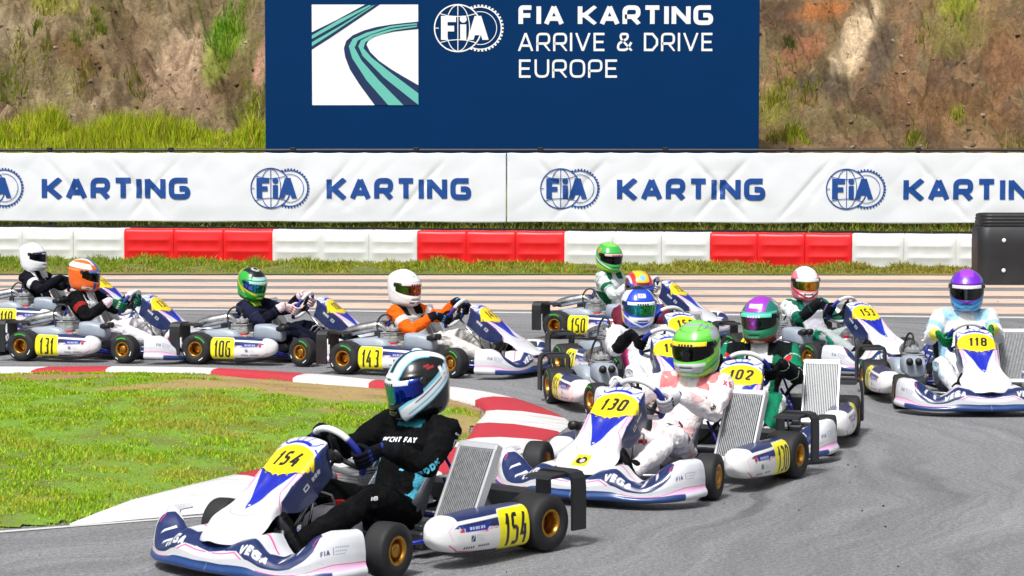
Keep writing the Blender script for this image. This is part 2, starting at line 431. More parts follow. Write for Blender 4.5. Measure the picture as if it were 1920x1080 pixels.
# ---------------------------------------------------------------- noise
def hash2(ix, iy, seed):
    h = (ix.astype(np.int64) * 374761393 + iy.astype(np.int64) * 668265263 + seed * 974634777) & 0x7fffffff
    h = ((h ^ (h >> 13)) * 1274126177) & 0x7fffffff
    return ((h ^ (h >> 16)) & 0xffff) / 65535.0
def vnoise(x, y, seed=0):
    ix, iy = np.floor(x), np.floor(y); fx, fy = x - ix, y - iy
    fx = fx * fx * (3 - 2 * fx); fy = fy * fy * (3 - 2 * fy)
    a, b = hash2(ix, iy, seed), hash2(ix + 1, iy, seed); c, d = hash2(ix, iy + 1, seed), hash2(ix + 1, iy + 1, seed)
    return (a * (1 - fx) + b * fx) * (1 - fy) + (c * (1 - fx) + d * fx) * fy
def fbm(x, y, o=5, seed=0, gain=.5):
    s = 0; a = 1; t = 0
    for i in range(o):
        s = s + a * vnoise(x * 2**i + 17.3 * i, y * 2**i - 9.1 * i, seed + i); t += a; a *= gain
    return s / t
def mixc(C, col, k): return C * (1 - k[:, None]) + np.array(lin(col)) * k[:, None]

def inside(P, poly):
    ins = np.zeros(len(P), bool); B = np.roll(poly, -1, 0)
    for a, b in zip(poly, B):
        c = (a[1] > P[:, 1]) != (b[1] > P[:, 1])
        xi = a[0] + (P[:, 1] - a[1]) * (b[0] - a[0]) / ((b[1] - a[1]) if b[1] != a[1] else 1e-12)
        ins ^= c & (P[:, 0] < xi)
    return ins
def edge_dist(P, line):
    d = np.full(len(P), 1e9)
    for a, b in zip(line[:-1], line[1:]):
        e = b - a; t = np.clip(((P - a) @ e) / (e @ e + 1e-12), 0, 1); q = P - a - t[:, None] * e
        d = np.minimum(d, np.sqrt((q * q).sum(1)))
    return d

# ---------------------------------------------------------------- asphalt
HC = ground(150, 850)       # middle of the hairpin: the racing line turns round it
def asphalt_mat():
    m, n, l, b = newmat('asphalt'); tc = n.new('ShaderNodeTexCoord')
    def noise(vec, sc, det=6, ro=.6):
        t = n.new('ShaderNodeTexNoise'); t.inputs['Scale'].default_value = sc; t.inputs['Detail'].default_value = det; t.inputs['Roughness'].default_value = ro
        l.new(vec, t.inputs['Vector']); return t.outputs['Fac']
    def rngm(v, a, b_, c, d):
        r = n.new('ShaderNodeMapRange'); r.inputs['From Min'].default_value = a; r.inputs['From Max'].default_value = b_; r.inputs['To Min'].default_value = c; r.inputs['To Max'].default_value = d
        l.new(v, r.inputs['Value']); return r.outputs[0]
    def math_(op, a, b_=None):
        q = n.new('ShaderNodeMath'); q.operation = op
        for i, v in enumerate((a, b_)):
            if v is None: continue
            if isinstance(v, (int, float)): q.inputs[i].default_value = v
            else: l.new(v, q.inputs[i])
        return q.outputs[0]
    obj_ = tc.outputs['Object']
    # radius and angle round the hairpin (an ellipse), for the rubber laid along the racing line
    sep = n.new('ShaderNodeSeparateXYZ'); l.new(obj_, sep.inputs[0])
    dx = math_('MULTIPLY', math_('SUBTRACT', sep.outputs[0], float(HC[0] - 1.2)), 1.0); dy = math_('MULTIPLY', math_('SUBTRACT', sep.outputs[1], float(HC[1])), .82)
    r = math_('SQRT', math_('ADD', math_('MULTIPLY', dx, dx), math_('MULTIPLY', dy, dy))); an = math_('ARCTAN2', dy, dx)
    cmb = n.new('ShaderNodeCombineXYZ'); wob = noise(obj_, .5, 3, .6); r = math_('ADD', r, math_('MULTIPLY', wob, 1.1)); l.new(math_('MULTIPLY', r, 2.6), cmb.inputs[0]); l.new(math_('MULTIPLY', an, 1.1), cmb.inputs[1])
    streak = noise(cmb.outputs[0], 1.6, 7, .68)
    cm2 = n.new('ShaderNodeCombineXYZ'); l.new(math_('MULTIPLY', r, 9.0), cm2.inputs[0]); l.new(math_('MULTIPLY', an, 2.2), cm2.inputs[1])
    fine = noise(cm2.outputs[0], 1.3, 4, .6)
    big = noise(obj_, .35, 3, .5); grain = noise(obj_, 95, 3, .8); pits = noise(obj_, 38, 2, .7)
    v = math_('MULTIPLY', rngm(streak, .30, .70, .74, 1.16), rngm(fine, .3, .7, .86, 1.08))
    v = math_('MULTIPLY', v, rngm(big, .35, .65, .9, 1.08)); v = math_('MULTIPLY', v, rngm(grain, .32, .68, .52, 1.48)); v = math_('MULTIPLY', v, rngm(pits, .3, .7, .66, 1.28))
    cm3 = n.new('ShaderNodeCombineXYZ'); l.new(math_('MULTIPLY', r, 7.0), cm3.inputs[0]); l.new(math_('MULTIPLY', an, .5), cm3.inputs[1])
    arcs = math_('MULTIPLY', rngm(noise(cm3.outputs[0], 1.0, 2, .5), .58, .66, 0, 1), rngm(noise(obj_, .22, 3, .55), .45, .6, 0, 1))
    v = math_('MULTIPLY', v, rngm(arcs, 0, 1, 1, .62))
    v = math_('MULTIPLY', v, 1.0)
    sc = n.new('ShaderNodeVectorMath'); sc.operation = 'SCALE'; sc.inputs[0].default_value = (.228, .229, .240); l.new(v, sc.inputs['Scale'])
    l.new(sc.outputs[0], b.inputs['Base Color']); b.inputs['Roughness'].default_value = .82; b.inputs['Specular IOR Level'].default_value = .35
    bp = n.new('ShaderNodeBump'); bp.inputs['Strength'].default_value = .55; bp.inputs['Distance'].default_value = .012
    l.new(math_('ADD', grain, math_('MULTIPLY', pits, .6)), bp.inputs['Height']); l.new(bp.outputs[0], b.inputs['Normal'])
    return m
gv = [(-120, -20, 0), (120, -20, 0), (120, 160, 0), (-120, 160, 0)]
tag(obj('track_asphalt', make_mesh('track_asphalt', gv, [(0, 1, 2, 3)], asphalt_mat(), False)), kind='structure')

def worn(name, c, worn_c=(.17, .17, .18), amt=.55, sc=7.0, bump=.2):
    """paint that has worn through in patches"""
    m, n, l, b = newmat(name); tc = n.new('ShaderNodeTexCoord')
    t = n.new('ShaderNodeTexNoise'); t.inputs['Scale'].default_value = sc; t.inputs['Detail'].default_value = 8; t.inputs['Roughness'].default_value = .72
    mp = n.new('ShaderNodeMapping'); mp.inputs['Scale'].default_value = (.35, 1.6, 1)
    l.new(tc.outputs['Object'], mp.inputs[0]); l.new(mp.outputs[0], t.inputs['Vector'])
    r = n.new('ShaderNodeMapRange'); r.inputs['From Min'].default_value = .5; r.inputs['From Max'].default_value = .72; r.inputs['To Max'].default_value = amt
    g = n.new('ShaderNodeTexNoise'); g.inputs['Scale'].default_value = 90; g.inputs['Detail'].default_value = 3; l.new(tc.outputs['Object'], g.inputs['Vector'])
    mx = n.new('ShaderNodeMix'); mx.data_type = 'RGBA'; mx.inputs['A'].default_value = (*lin(c), 1); mx.inputs['B'].default_value = (*worn_c, 1)
    l.new(t.outputs['Fac'], r.inputs['Value']); l.new(r.outputs[0], mx.inputs['Factor'])
    m2 = n.new('ShaderNodeMix'); m2.data_type = 'RGBA'; m2.blend_type = 'MULTIPLY'; m2.inputs['Factor'].default_value = .35
    l.new(mx.outputs['Result'], m2.inputs['A']); l.new(g.outputs['Fac'], m2.inputs['B'])
    l.new(m2.outputs['Result'], b.inputs['Base Color']); b.inputs['Roughness'].default_value = .75
    bp = n.new('ShaderNodeBump'); bp.inputs['Strength'].default_value = bump; bp.inputs['Distance'].default_value = .01; l.new(g.outputs['Fac'], bp.inputs['Height']); l.new(bp.outputs[0], b.inputs['Normal'])
    return m

def strip(name, left, right, z, m, n=60):
    """sheet on the ground between two rows of photo points"""
    L = np.array([ground(*p) for p in left]); R = np.array([ground(*p) for p in right])
    V = []; 
    for a, b in zip(L, R): V += [(a[0], a[1], z), (b[0], b[1], z)]
    Q = [(2 * i, 2 * i + 2, 2 * i + 3, 2 * i + 1) for i in range(len(L) - 1)]
    return tag(obj(name, fixn(make_mesh(name, V, Q, m, False))), kind='structure')

tan_ = worn('tan_paint', 'e4c8b4', amt=.8, sc=3.0); wline = worn('white_line_paint', 'd8d8d6', amt=.5)
for (a, b, c, d) in ((517, 524, 517, 525), (529, 536, 531, 540), (540.5, 547.5, 546.5, 556), (551.5, 559, 561, 570), (564, 573, 576, 590)):
    k = lambda y0, y1, px: y0 + (y1 - y0) * px / 1920
    strip('painted_stripe', [(px, k(a, c, px)) for px in (-700, 2600)], [(px, k(b, d, px)) for px in (-700, 2600)], .004, tan_)
strip('white_track_line', [(-700, 569.5), (2600, 601)], [(-700, 571), (2600, 604.5)], .004, wline)
strip('white_edge_line', [(-400, 1034), (0, 996.5), (130, 986.5), (470, 960.5), (700, 921)], [(-400, 1039), (0, 1000), (130, 989.5), (470, 963), (700, 923)], .004, wline)

# ---------------------------------------------------------------- kerb: red and white painted concrete round the hairpin
KB = [  # (inner point, outer point, colour of the block that follows)
 ((-420, 700), (-420, 689), 'w'), ((-90, 703), (-70, 692), 'r'), ((-60, 703.5), (-30, 692), 'w'), ((58, 706), (130, 690.5), 'r'), ((198, 704.5), (225, 690), 'w'), ((395, 707), (427, 695), 'r'), ((549, 720), (596, 704), 'w'), ((691, 730), (720, 717), 'r'),
 ((800, 741), (866, 730), 'w'), ((891, 762), (966, 749), 'r'), ((911, 783), (1062, 787), 'w'), ((893, 807), (1050, 812), 'r'), ((870, 839), (1020, 829), 'w'),
 ((800, 850), (950, 862), 'r'), ((700, 862), (830, 890), 'w'), ((570, 880), (720, 919), 'r'), ((438, 905), (615, 941), 'w'), ((130, 984), (131, 986.5), None)]
kin = [ground(*a) for a, b, c in KB]; kout = [ground(*b) for a, b, c in KB]
NS = 6
KI = spline(kin, (len(KB) - 1) * NS + 1); KO = spline(kout, (len(KB) - 1) * NS + 1)
V = []; Q = []; mi = []
prof = [(0, .002), (.03, .014), (.2, .03), (.55, .055), (.85, .06), (1, .05), (1.0, -.03)]
for i in range(len(KI)):
    wv = np.linalg.norm(KI[i] - KO[i]); hk = min(1, wv / .35)
    for f, z in prof:
        p = KO[i] * (1 - f) + KI[i] * f; V.append((p[0], p[1], max(z * hk, .003) if z > 0 else z))
np_ = len(prof)
for i in range(len(KI) - 1):
    for j in range(np_ - 1):
        Q.append((i * np_ + j, (i + 1) * np_ + j, (i + 1) * np_ + j + 1, i * np_ + j + 1)); mi.append(0 if KB[i // NS][2] == 'w' else 1)
km = fixn(make_mesh('kerb', V, Q, [worn('kerb_white', 'e4e3e2', amt=.5, worn_c=(.30, .29, .28)), worn('kerb_red', 'c42e3e', amt=.5, worn_c=(.20, .08, .08))], True, midx=mi))
tag(obj('kerb', km), kind='structure')

# ---------------------------------------------------------------- infield
poly = [p[:2] for p in KI] + [ground(0, 994)[:2], ground(-400, 1030)[:2], np.array([-9.0, 10.6]), np.array([-12.0, 14.0]), np.array([-12.0, 20.0])]
poly = np.array(poly)
edge = np.array(list(poly) + [poly[0]])
def infield_h(P):
    d = edge_dist(P, edge)
    return .006 + .032 * sstep(0, .22, d) + .10 * sstep(.0, 1.6, d) + .05 * (fbm(P[:, 0] * 1.1, P[:, 1] * 1.1, 4, 3) - .5) * sstep(0, .5, d)
DIRT = [(480, 748, .9, .5), (650, 745, 1.0, .45), (300, 762, 1.0, .3), (120, 735, .7, .25), (560, 765, .6, .25), (840, 760, .5, .45), (880, 800, .35, .4), (420, 725, 1.2, .3), (20, 722, .6, .2)]
DIRTG = [(ground(a, b)[:2], r1, r2) for a, b, r1, r2 in DIRT]
def dirt(P):
    k = np.zeros(len(P))
    for c, a, b in DIRTG:
        k = np.maximum(k, np.exp(-(((P[:, 0] - c[0]) / a)**2 + ((P[:, 1] - c[1]) / (b * 1.6))**2)))
    n = fbm(P[:, 0] * 1.6, P[:, 1] * 1.6, 5, 11)
    return np.clip(sstep(.25, .8, k * .9 + (n - .5) * 1.5 + .1), 0, 1)
st = .06
gx, gy = np.meshgrid(np.arange(-12, 1.6, st), np.arange(10.0, 20.6, st), indexing='ij'); P = np.stack([gx.ravel(), gy.ravel()], 1)
ins = inside(P, poly); hz = infield_h(P); V = np.column_stack([P, hz])
fc = grid_faces(*gx.shape); fc = fc[ins[fc].all(1)]
used = np.unique(fc); rm = np.full(len(P), -1); rm[used] = np.arange(len(used)); fc = rm[fc]; V = V[used]; Pu = P[used]
dk = dirt(Pu); n1 = fbm(Pu[:, 0] * 3, Pu[:, 1] * 3, 5, 21); C = np.tile(lin('6f9428'), (len(Pu), 1)).astype(float)
C = mixc(C, '6b7a2c', sstep(.4, .7, n1)); C = mixc(C, 'a98a5e', dk * .9); C = mixc(C, '8a6a48', dk * sstep(.45, .7, n1) * .6)
earth = colmat('infield_soil', .95, coat=0, dirt=.3, bump=.8, bscale=18)
tag(obj('infield_ground', make_mesh('infield_ground', V, fc, earth, True, cols=C)), kind='structure')

def blades(name, X, Y, Z, Hh, Wd, cols, lean=.5, mat_=None, seg2=True):
    """many grass blades, each a bent strip of its own size and colour"""
    n = len(X); a = rng.uniform(0, 2 * PI, n); dx, dy = np.cos(a), np.sin(a); b = rng.uniform(0, 2 * PI, n); k = rng.uniform(.05, lean, n) * Hh
    lx, ly = np.cos(b) * k, np.sin(b) * k; w = Wd / 2
    p0 = np.stack([X - dx * w, Y - dy * w, Z], 1); p1 = np.stack([X + dx * w, Y + dy * w, Z], 1)
    p2 = np.stack([X + lx * .35 + dx * w * .8, Y + ly * .35 + dy * w * .8, Z + Hh * .6], 1); p3 = np.stack([X + lx * .35 - dx * w * .8, Y + ly * .35 - dy * w * .8, Z + Hh * .6], 1)
    p4 = np.stack([X + lx, Y + ly, Z + Hh], 1)
    V = np.stack([p0, p1, p2, p3, p4], 1).reshape(-1, 3); o = np.arange(n)[:, None] * 5
    q = np.concatenate([o + np.array([[0, 1, 2]]), o + np.array([[0, 2, 3]]), o + np.array([[3, 2, 4]])], 0)
    return obj(name, make_mesh(name, V, q, mat_, True, cols=np.repeat(cols, 5, 0)))
def grass_mat():
    m, n, l, b = newmat('grass_blades'); a = n.new('ShaderNodeVertexColor'); a.layer_name = 'Col'
    l.new(a.outputs['Color'], b.inputs['Base Color']); b.inputs['Roughness'].default_value = .6; b.inputs['Specular IOR Level'].default_value = .25
    tr = n.new('ShaderNodeBsdfTranslucent'); l.new(a.outputs['Color'], tr.inputs['Color']); mx = n.new('ShaderNodeMixShader'); mx.inputs[0].default_value = .35
    l.new(b.outputs[0], mx.inputs[1]); l.new(tr.outputs[0], mx.inputs[2]); l.new(mx.outputs[0], n['Material Output'].inputs[0]); return m
GM = grass_mat()
def gcol(n, cs, jit=.25):
    k = rng.integers(0, len(cs), n); c = np.array([lin(x) for x in cs])[k]; return c * rng.uniform(1 - jit, 1 + jit, (n, 1))

N = 420000
P = np.column_stack([rng.uniform(-7.2, 1.2, N), 10.3 + 10.0 * rng.uniform(0, 1, N)**1.25])
P = P[inside(P, poly) & (np.abs(P[:, 0]) < P[:, 1] * .235 + .5)]
d = dirt(P); tuft = fbm(P[:, 0] * 5, P[:, 1] * 5, 4, 31); P2 = P
keep = rng.uniform(0, 1, len(P)) < np.clip((1.05 - d * 1.0), 0.05, 1) * np.clip(.35 + 1.6 * (tuft - .25), .1, 1)
P = P[keep]; d = d[keep]; tuft = tuft[keep]
hh = (.016 + .05 * sstep(.3, .75, tuft)) * rng.uniform(.6, 1.4, len(P)) * (1 - .5 * d)
cc = gcol(len(P), ('84ae20', '9cbe28', '74a01e', 'aec034', '829e2a', '92b42a', '6c8e24'), .35)
yel = fbm(P[:, 0] * .9, P[:, 1] * .9, 4, 41); cc = mixc(cc, 'a8964a', np.clip(sstep(.5, .7, yel) * .6 + d * .7 + (rng.uniform(0, 1, len(P)) < .14) * .6, 0, .85))
cc = cc * np.array([1.36, 1.32, 1.05])
tag(blades('infield_grass', P[:, 0], P[:, 1], infield_h(P) - .004, hh * .46, rng.uniform(.005, .011, len(P)), cc, 1.0, GM), 'short patchy green grass covering the infield inside the hairpin kerb', 'grass', kind='stuff')

# ---------------------------------------------------------------- verge, barrier wall
def bar_y(X): return 39.15 - .155 * X + .0 * X          # face of the barrier line
BL, BR = ground(0, 490), ground(1835, 509)
sl = (BR[1] - BL[1]) / (BR[0] - BL[0]); 
def bar_y(X): return BL[1] + sl * (X - BL[0])
def fence_y(X): return 44.3 - .071 * X
xs = np.linspace(-24, 24, 240); fr = np.linspace(0, 1, 14)
front = np.array([ground(px, 515 + 2 * px / 1920)[:2] for px in np.linspace(-1600, 3500, 50)])
fy = np.interp(xs, front[:, 0], front[:, 1])
V = []; 
for i, x in enumerate(xs):
    y1 = fence_y(x) + 1.2
    for f in fr:
        y = fy[i] + (y1 - fy[i]) * f; b = bar_y(x)
        z = .012 + (.03 * sstep(0, .5, y - fy[i])) + .42 * sstep(b + 1.2, y1, y); V.append((x, y, z + .02 * math.sin(x * 5 + f * 9) * (f > 0)))
V = np.array(V); C = np.tile(lin('5d6a2a'), (len(V), 1)).astype(float); C = mixc(C, '86743f', sstep(.4, .7, fbm(V[:, 0] * 1.5, V[:, 1] * 1.5, 4, 5)))
tag(obj('verge_ground', make_mesh('verge_ground', V, grid_faces(len(xs), len(fr)), earth, True, cols=C)), kind='structure')
N = 42000
X = rng.uniform(-11, 11, N); y0 = np.interp(X, front[:, 0], front[:, 1]); b = bar_y(X) - .05; Y = y0 + (b - y0) * rng.uniform(0, 1, N)**.7
tf = fbm(X * 2.5, Y * 2.5, 4, 55); hh = (.03 + .09 * sstep(.35, .75, tf)) * rng.uniform(.5, 1.4, N) * (.5 + .7 * (Y - y0) / (b - y0)) * sstep(0, .25, Y - y0 + .05)
cc = gcol(N, ('92a428', 'a8ac32', '7c9e28', 'b4a84a', '98863f'), .3); cc = mixc(cc, '6f9a28', sstep(1, 8, -X) * .5); cc = mixc(cc, 'a08c4c', sstep(0, 8, X) * .5)
tag(blades('verge_grass', X, Y, np.full(N, .03), hh, rng.uniform(.012, .03, N), cc, 1.0, GM), 'rough yellow green grass along the foot of the barrier wall', 'grass', kind='stuff')
N = 26000
X = rng.uniform(-11.5, 11.5, N); Y = bar_y(X) + .9 + (fence_y(X) + 1.1 - bar_y(X) - .9) * rng.uniform(0, 1, N)**.6
hh = rng.uniform(.05, .22, N); cc = gcol(N, ('6d7c1e', '8a8f2a', '58701e', '97904a', '5a5a26'), .35)
tag(blades('fence_grass', X, Y, .03 + .42 * sstep(bar_y(X) + 1.2, fence_y(X) + 1.2, Y), hh, rng.uniform(.015, .035, N), cc, .9, GM), 'unmown grass showing between the white banner and the black belt', 'grass', kind='stuff')

def barrier_block_mesh(key, c, L):
    Hb, D = .585, .42; prof = []
    zs = [(0, 0), (.0, .0), (.02, .0), (.17, .0), (.185, .007), (.215, .007), (.23, 0), (.36, 0), (.375, .007), (.405, .007), (.42, 0), (.52, .0), (.555, -.012), (.58, -.04), (.585, -.08)]
    prof = [(-p[1], p[0]) for p in zs[1:]] + [(.21, .575), (D - .08, .585), (D - .02, .56), (D, .5), (D, 0)]
    xs = [-L / 2, -L / 2 + .004, -L / 2 + .02, -L / 2 + .05] + list(np.linspace(-L / 2 + .1, L / 2 - .1, 9)) + [L / 2 - .05, L / 2 - .02, L / 2 - .004, L / 2]
    V = []; n = len(prof)
    for i, x in enumerate(xs):
        e = L / 2 - abs(x); ins = .008 * (1 - min(1, e / .02))**2; rib = 1 if e > .09 else 0
        for (y, z) in prof:
            yy = y if (rib or y >= 0) else 0.0
            top = .003 * math.cos(x / L * 2 * PI) * (z / Hb)**3
            V.append((x, yy * (1) + ins * (1 if yy < D / 2 else -1), max(0, z - ins * (z > .3)) - top))
    Q = [tuple(q) for q in grid_faces(len(xs), n)] + [tuple(range(n)), tuple((len(xs) - 1) * n + j for j in range(n - 1, -1, -1))]
    return fixn(make_mesh('barrier_block', V, Q, c, True))
bred = mat('barrier_red', lin('e0141c'), .42, var=.12, vscale=5, bump=.08, bscale=12); bwh = mat('barrier_white', lin('d6d8d8'), .45, var=.1, vscale=5, bump=.08, bscale=12)
runs = [(-53, 233, 'w', 'white run behind the plain white helmet'), (233, 511, 'r', 'red run behind the orange helmet'), (511, 782, 'w', 'white run behind the green and black helmet'),
        (782, 1058, 'r', 'red run behind the helmet with orange visor'), (1058, 1331, 'w', 'white run behind the green and yellow helmet'), (1331, 1597, 'r', 'red run behind the pink and white helmet'), (1597, 1890, 'w', 'white run beside the tall black barrier')]
def bx(px):
    y = 490 + 19 * px / 1835; return ground(px, y)
for a, b, c, where in runs:
    for k, nm in enumerate(('left', 'middle', 'right')):
        p, q = bx(a + (b - a) * k / 3), bx(a + (b - a) * (k + 1) / 3); L = np.linalg.norm(q - p) - .003
        key = ('blk', c, round(L, 2)); me = cached(key, lambda: barrier_block_mesh(key, bred if c == 'r' else bwh, round(L, 2)))
        o = obj('barrier_block', me, None, ((p + q) / 2), (0, 0, math.atan2(q[1] - p[1], q[0] - p[0]) + rng.uniform(-.008, .008)))
        o.location.z = .015; o.location.y += rng.uniform(-.015, .015)
        tag(o, f"plastic barrier block, {nm} one of the {where}", 'barrier block', 'plastic barrier blocks along the track edge')

# black belt behind the blocks
mb = MB()
for i in range(24):
    x0, x1 = -12 + i, -11 + i; xm = (x0 + x1) / 2
    ang = math.atan(sl); mb.box((xm, bar_y(xm) + .75, .30), (1.002, .03, .64 + .012 * (i % 2)), Matrix.Rotation(ang, 3, 'Z'))
t = empty('rubber_belt'); tag(t, 'low black rubber belt with white bolts running behind the red and white blocks', 'belt barrier')
obj('belt', mb.mesh('belt', mat('black_belt', (.012, .012, .013), .65, var=.4, vscale=3)), t)
mb = MB()
for px in (198, 331, 520, 700, 906, 1060, 1142, 1226, 1357, 1520, 1680):
    X = (px - 960) / 106.0; mb.lathe([(0, 0), (-.002, .028), (-.014, .028), (-.02, .014), (-.02, 0)], (X, bar_y(X) + .73, .555), (0, 1, 0), 10)
obj('bolt', mb.mesh('bolt', M['wmark']), t)

# ---------------------------------------------------------------- fence with its posts and rails
t = empty('fence'); tag(t, 'black metal fence of thin posts and rails carrying the long white banners', 'fence')
fb = mat('fence_black', (.012, .012, .014), .5, var=.2)
mb = MB()
for z, r in ((1.975, .03), (.66, .02)):
    mb.tube([(x, fence_y(x) + .07, z) for x in np.linspace(-24, 24, 13)], r, 8)
obj('rail', mb.mesh('rail', fb), t)
post = MB(); post.box((0, 0, 1.0), (.055, .05, 2.06)); post.box((0, -.02, 1.985), (.1, .1, .085), bev=.01); pm = post.mesh('post', fb)
for i in range(-9, 10):
    x = -9.07 + 2.4 * (i + 1.0) if False else (97 - 960) / 95.3 + 2.4 * (i + 4) - 9.6 + 9.6 * 0
    if abs(x) < 14: obj('post', pm, t, (x, fence_y(x) + .07, 0))

# ---------------------------------------------------------------- banners with the printed emblem and word
def fold(x, z):
    u = (z - .58) / 1.34
    a = .018 * np.sin(x * 2.1 + 1.2 * np.sin(z * 2.0)) + .012 * np.sin(x * 4.3 + z * 3.1 + 1.0)
    b = .020 * np.abs(vnoise(x * 1.4 + z * 1.1, z * 1.3 - x * .35, 61) - .5) + .014 * np.abs(vnoise(x * 2.4 - z * 2.2, z * 1.6 + x * .5, 62) - .5)
    c = 0.0
    for sx, sg, h in ((-7.9, 1, .05), (-6.4, -1, .035), (-3.0, -1, .05), (-1.2, -1, .045), (.4, 1, .05), (3.4, 1, .075), (4.6, -1, .06), (6.2, -1, .06), (7.6, 1, .05), (1.9, -1, .045), (-9.2, 1, .04)):
        s = (x - sx) - sg * (1.92 - z) * .85; c = c + h * np.exp(-(s / .075)**2) * sstep(0, .5, 1.93 - z) * sstep(.55, .95, z)
    return (a * .35 + b * 1.6) * sstep(0, .25, u) * sstep(0, .25, 1.0 - u + .12) * .75 - c * .40
def on_banner(x, z, off=0.0): return np.stack([x, fence_y(x) - .02 - fold(x, z) - off, z], -1)
bmat = mat('banner_vinyl', lin('e6e9f0'), .55, var=.05, vscale=1.5, bump=.1, bscale=4); ink = mat('blue_ink', lin('0d4795'), .5, var=.12, vscale=6)
def logo(place):
    """globe and cog-wheel emblem with three letters; place(u, v, layer) -> world. unit = globe radius"""
    V = []; Q = []
    def add(pts2, faces, layer):
        o = len(V); V.extend([place(np.array(p[0]), np.array(p[1]), layer) for p in pts2]); Q.extend([tuple(i + o for i in f) for f in faces])
    def stroke(pts, w, layer, closed=False):
        L, R = ribbon(pts, w, closed); n = len(L); add([q for ab in zip(L, R) for q in ab], [(2 * i, 2 * i + 1, (2 * i + 3) % (2 * n), (2 * i + 2) % (2 * n)) for i in range(n if closed else n - 1)], layer)
    cir = lambda cx, rx, ry, a0=0, a1=2 * PI, n=48: [(cx + rx * math.cos(a0 + (a1 - a0) * i / n), ry * math.sin(a0 + (a1 - a0) * i / n)) for i in range(n + 1)]
    stroke(cir(0, 1, 1)[:-1], .055, 1, True); stroke(cir(0, .5, .98, n=40)[:-1], .035, 2, True); stroke([(0, -.98), (0, .98)], .035, 3)
    stroke([(-.98, 0), (-.82, 0)], .035, 3); stroke([(.8, 0), (.98, 0)], .035, 3)
    for s in (1, -1): stroke([(-.78, .62 * s), (-.4, .52 * s), (0, .49 * s), (.4, .52 * s), (.78, .62 * s)], .035, 1 + (s > 0))
    gx = .96; out = [a for a in np.linspace(-2.05, 2.05, 60) if (gx + .96 * math.cos(a))**2 + (.96 * math.sin(a))**2 > 1.0]
    stroke([(gx + .90 * math.cos(a), .90 * math.sin(a)) for a in out], .05, 1)
    inn = [a for a in np.linspace(-1.8, 1.8, 50) if (gx + .7 * math.cos(a))**2 + (.7 * math.sin(a))**2 > 1.04]
    stroke([(gx + .70 * math.cos(a), .70 * math.sin(a)) for a in inn], .03, 1)
    for a in np.arange(out[0], out[-1], .165): stroke([(gx + r * math.cos(a), r * math.sin(a)) for r in (.92, 1.0)], .085, 2)
    for ch, x0, x1, sc in (('F', -.72, -.08, 1), ('i', .1, .36, 1), ('A', .40, 1.32, 1)):
        h = .98; W_ = x1 - x0
        if ch == 'F': pl = [[(0, 0), (.28, 0), (.28, .36), (.56, .36), (.56, .6), (.28, .6), (.28, .76), (W_, .76), (W_, 1.02), (0, 1.02)]]
        elif ch == 'i': pl = [[(0, 0), (W_, 0), (W_, .66), (0, .66)], [(W_ / 2 + .15 * math.cos(q), .88 + .15 * math.sin(q)) for q in np.linspace(0, 2 * PI, 16)[:-1]]]
        else: pl = [[(0, 0), (.27, 0), (.33, .2), (.59, .2), (.65, 0), (W_, 0), (.6, 1.02), (.32, 1.02)]]
        for p in pl: add([(x0 + x, -.5 + y) for x, y in p], [tuple(range(len(p)))], 4)
    return V, Q
XJ = (950 - 960) / 96.9
for (x0, x1, lab, cat_) in ((-14.0, XJ - .01, 'white banner with blue emblems and lettering hung on the fence left of the centre seam', 'l'), (XJ + .01, 14.0, 'white banner with blue emblems and lettering hung on the fence right of the centre seam', 'r')):
    xs = np.arange(x0, x1 + .02, .028); zs = np.linspace(.58, 1.925, 50); gx, gz = np.meshgrid(xs, zs, indexing='ij')
    z2 = gz + (gz > 1.9) * (-.012 * np.abs(np.sin(gx * 6.6))) + (gz < .6) * .012 * np.sin(gx * 2.3)
    me = make_mesh('banner', on_banner(gx.ravel(), z2.ravel()), grid_faces(*gx.shape), bmat, True)
    o = obj('banner', me); o.modifiers.new('thick', 'SOLIDIFY').thickness = .003
    tag(o, lab, 'banner', 'white banners on the fence')
    for kx, ex in (((79, 360)), ((613, 884)), ((1156, 1431)), ((1690, 1968))):
        s = 95.6 + 2.6 * kx / 1920; Xa, Xb = (kx - 960) / s, (ex - 960) / s
        if not (x0 < Xa < x1): continue
        z0, z1 = CH - (373 + 3 * kx / 1920 - 281) / s, CH - (332.5 + 2.5 * kx / 1920 - 281) / s
        V, Q, tw = text_mesh('KARTING', z1 - z0, 1.02, .25, .15, sub=.03)
        o2 = obj('lettering', make_mesh('lettering', on_banner(Xa + V[:, 0] * (Xb - Xa) / tw, z0 + V[:, 1], .012 + V[:, 2] * .0008), Q, ink, False), o)
        lx = (kx - 105 if kx > 100 else kx - 107); r = 37.3 / s; X0 = (lx - 960) / s; zc = (z0 + z1) / 2 + .01
        V, Q = logo(lambda u, v, k: on_banner(X0 + u * r, zc + v * r, .012 + k * .001))
        obj('emblem', make_mesh('emblem', np.array(V), Q, ink, False), o)
        if kx < 100:
            pass

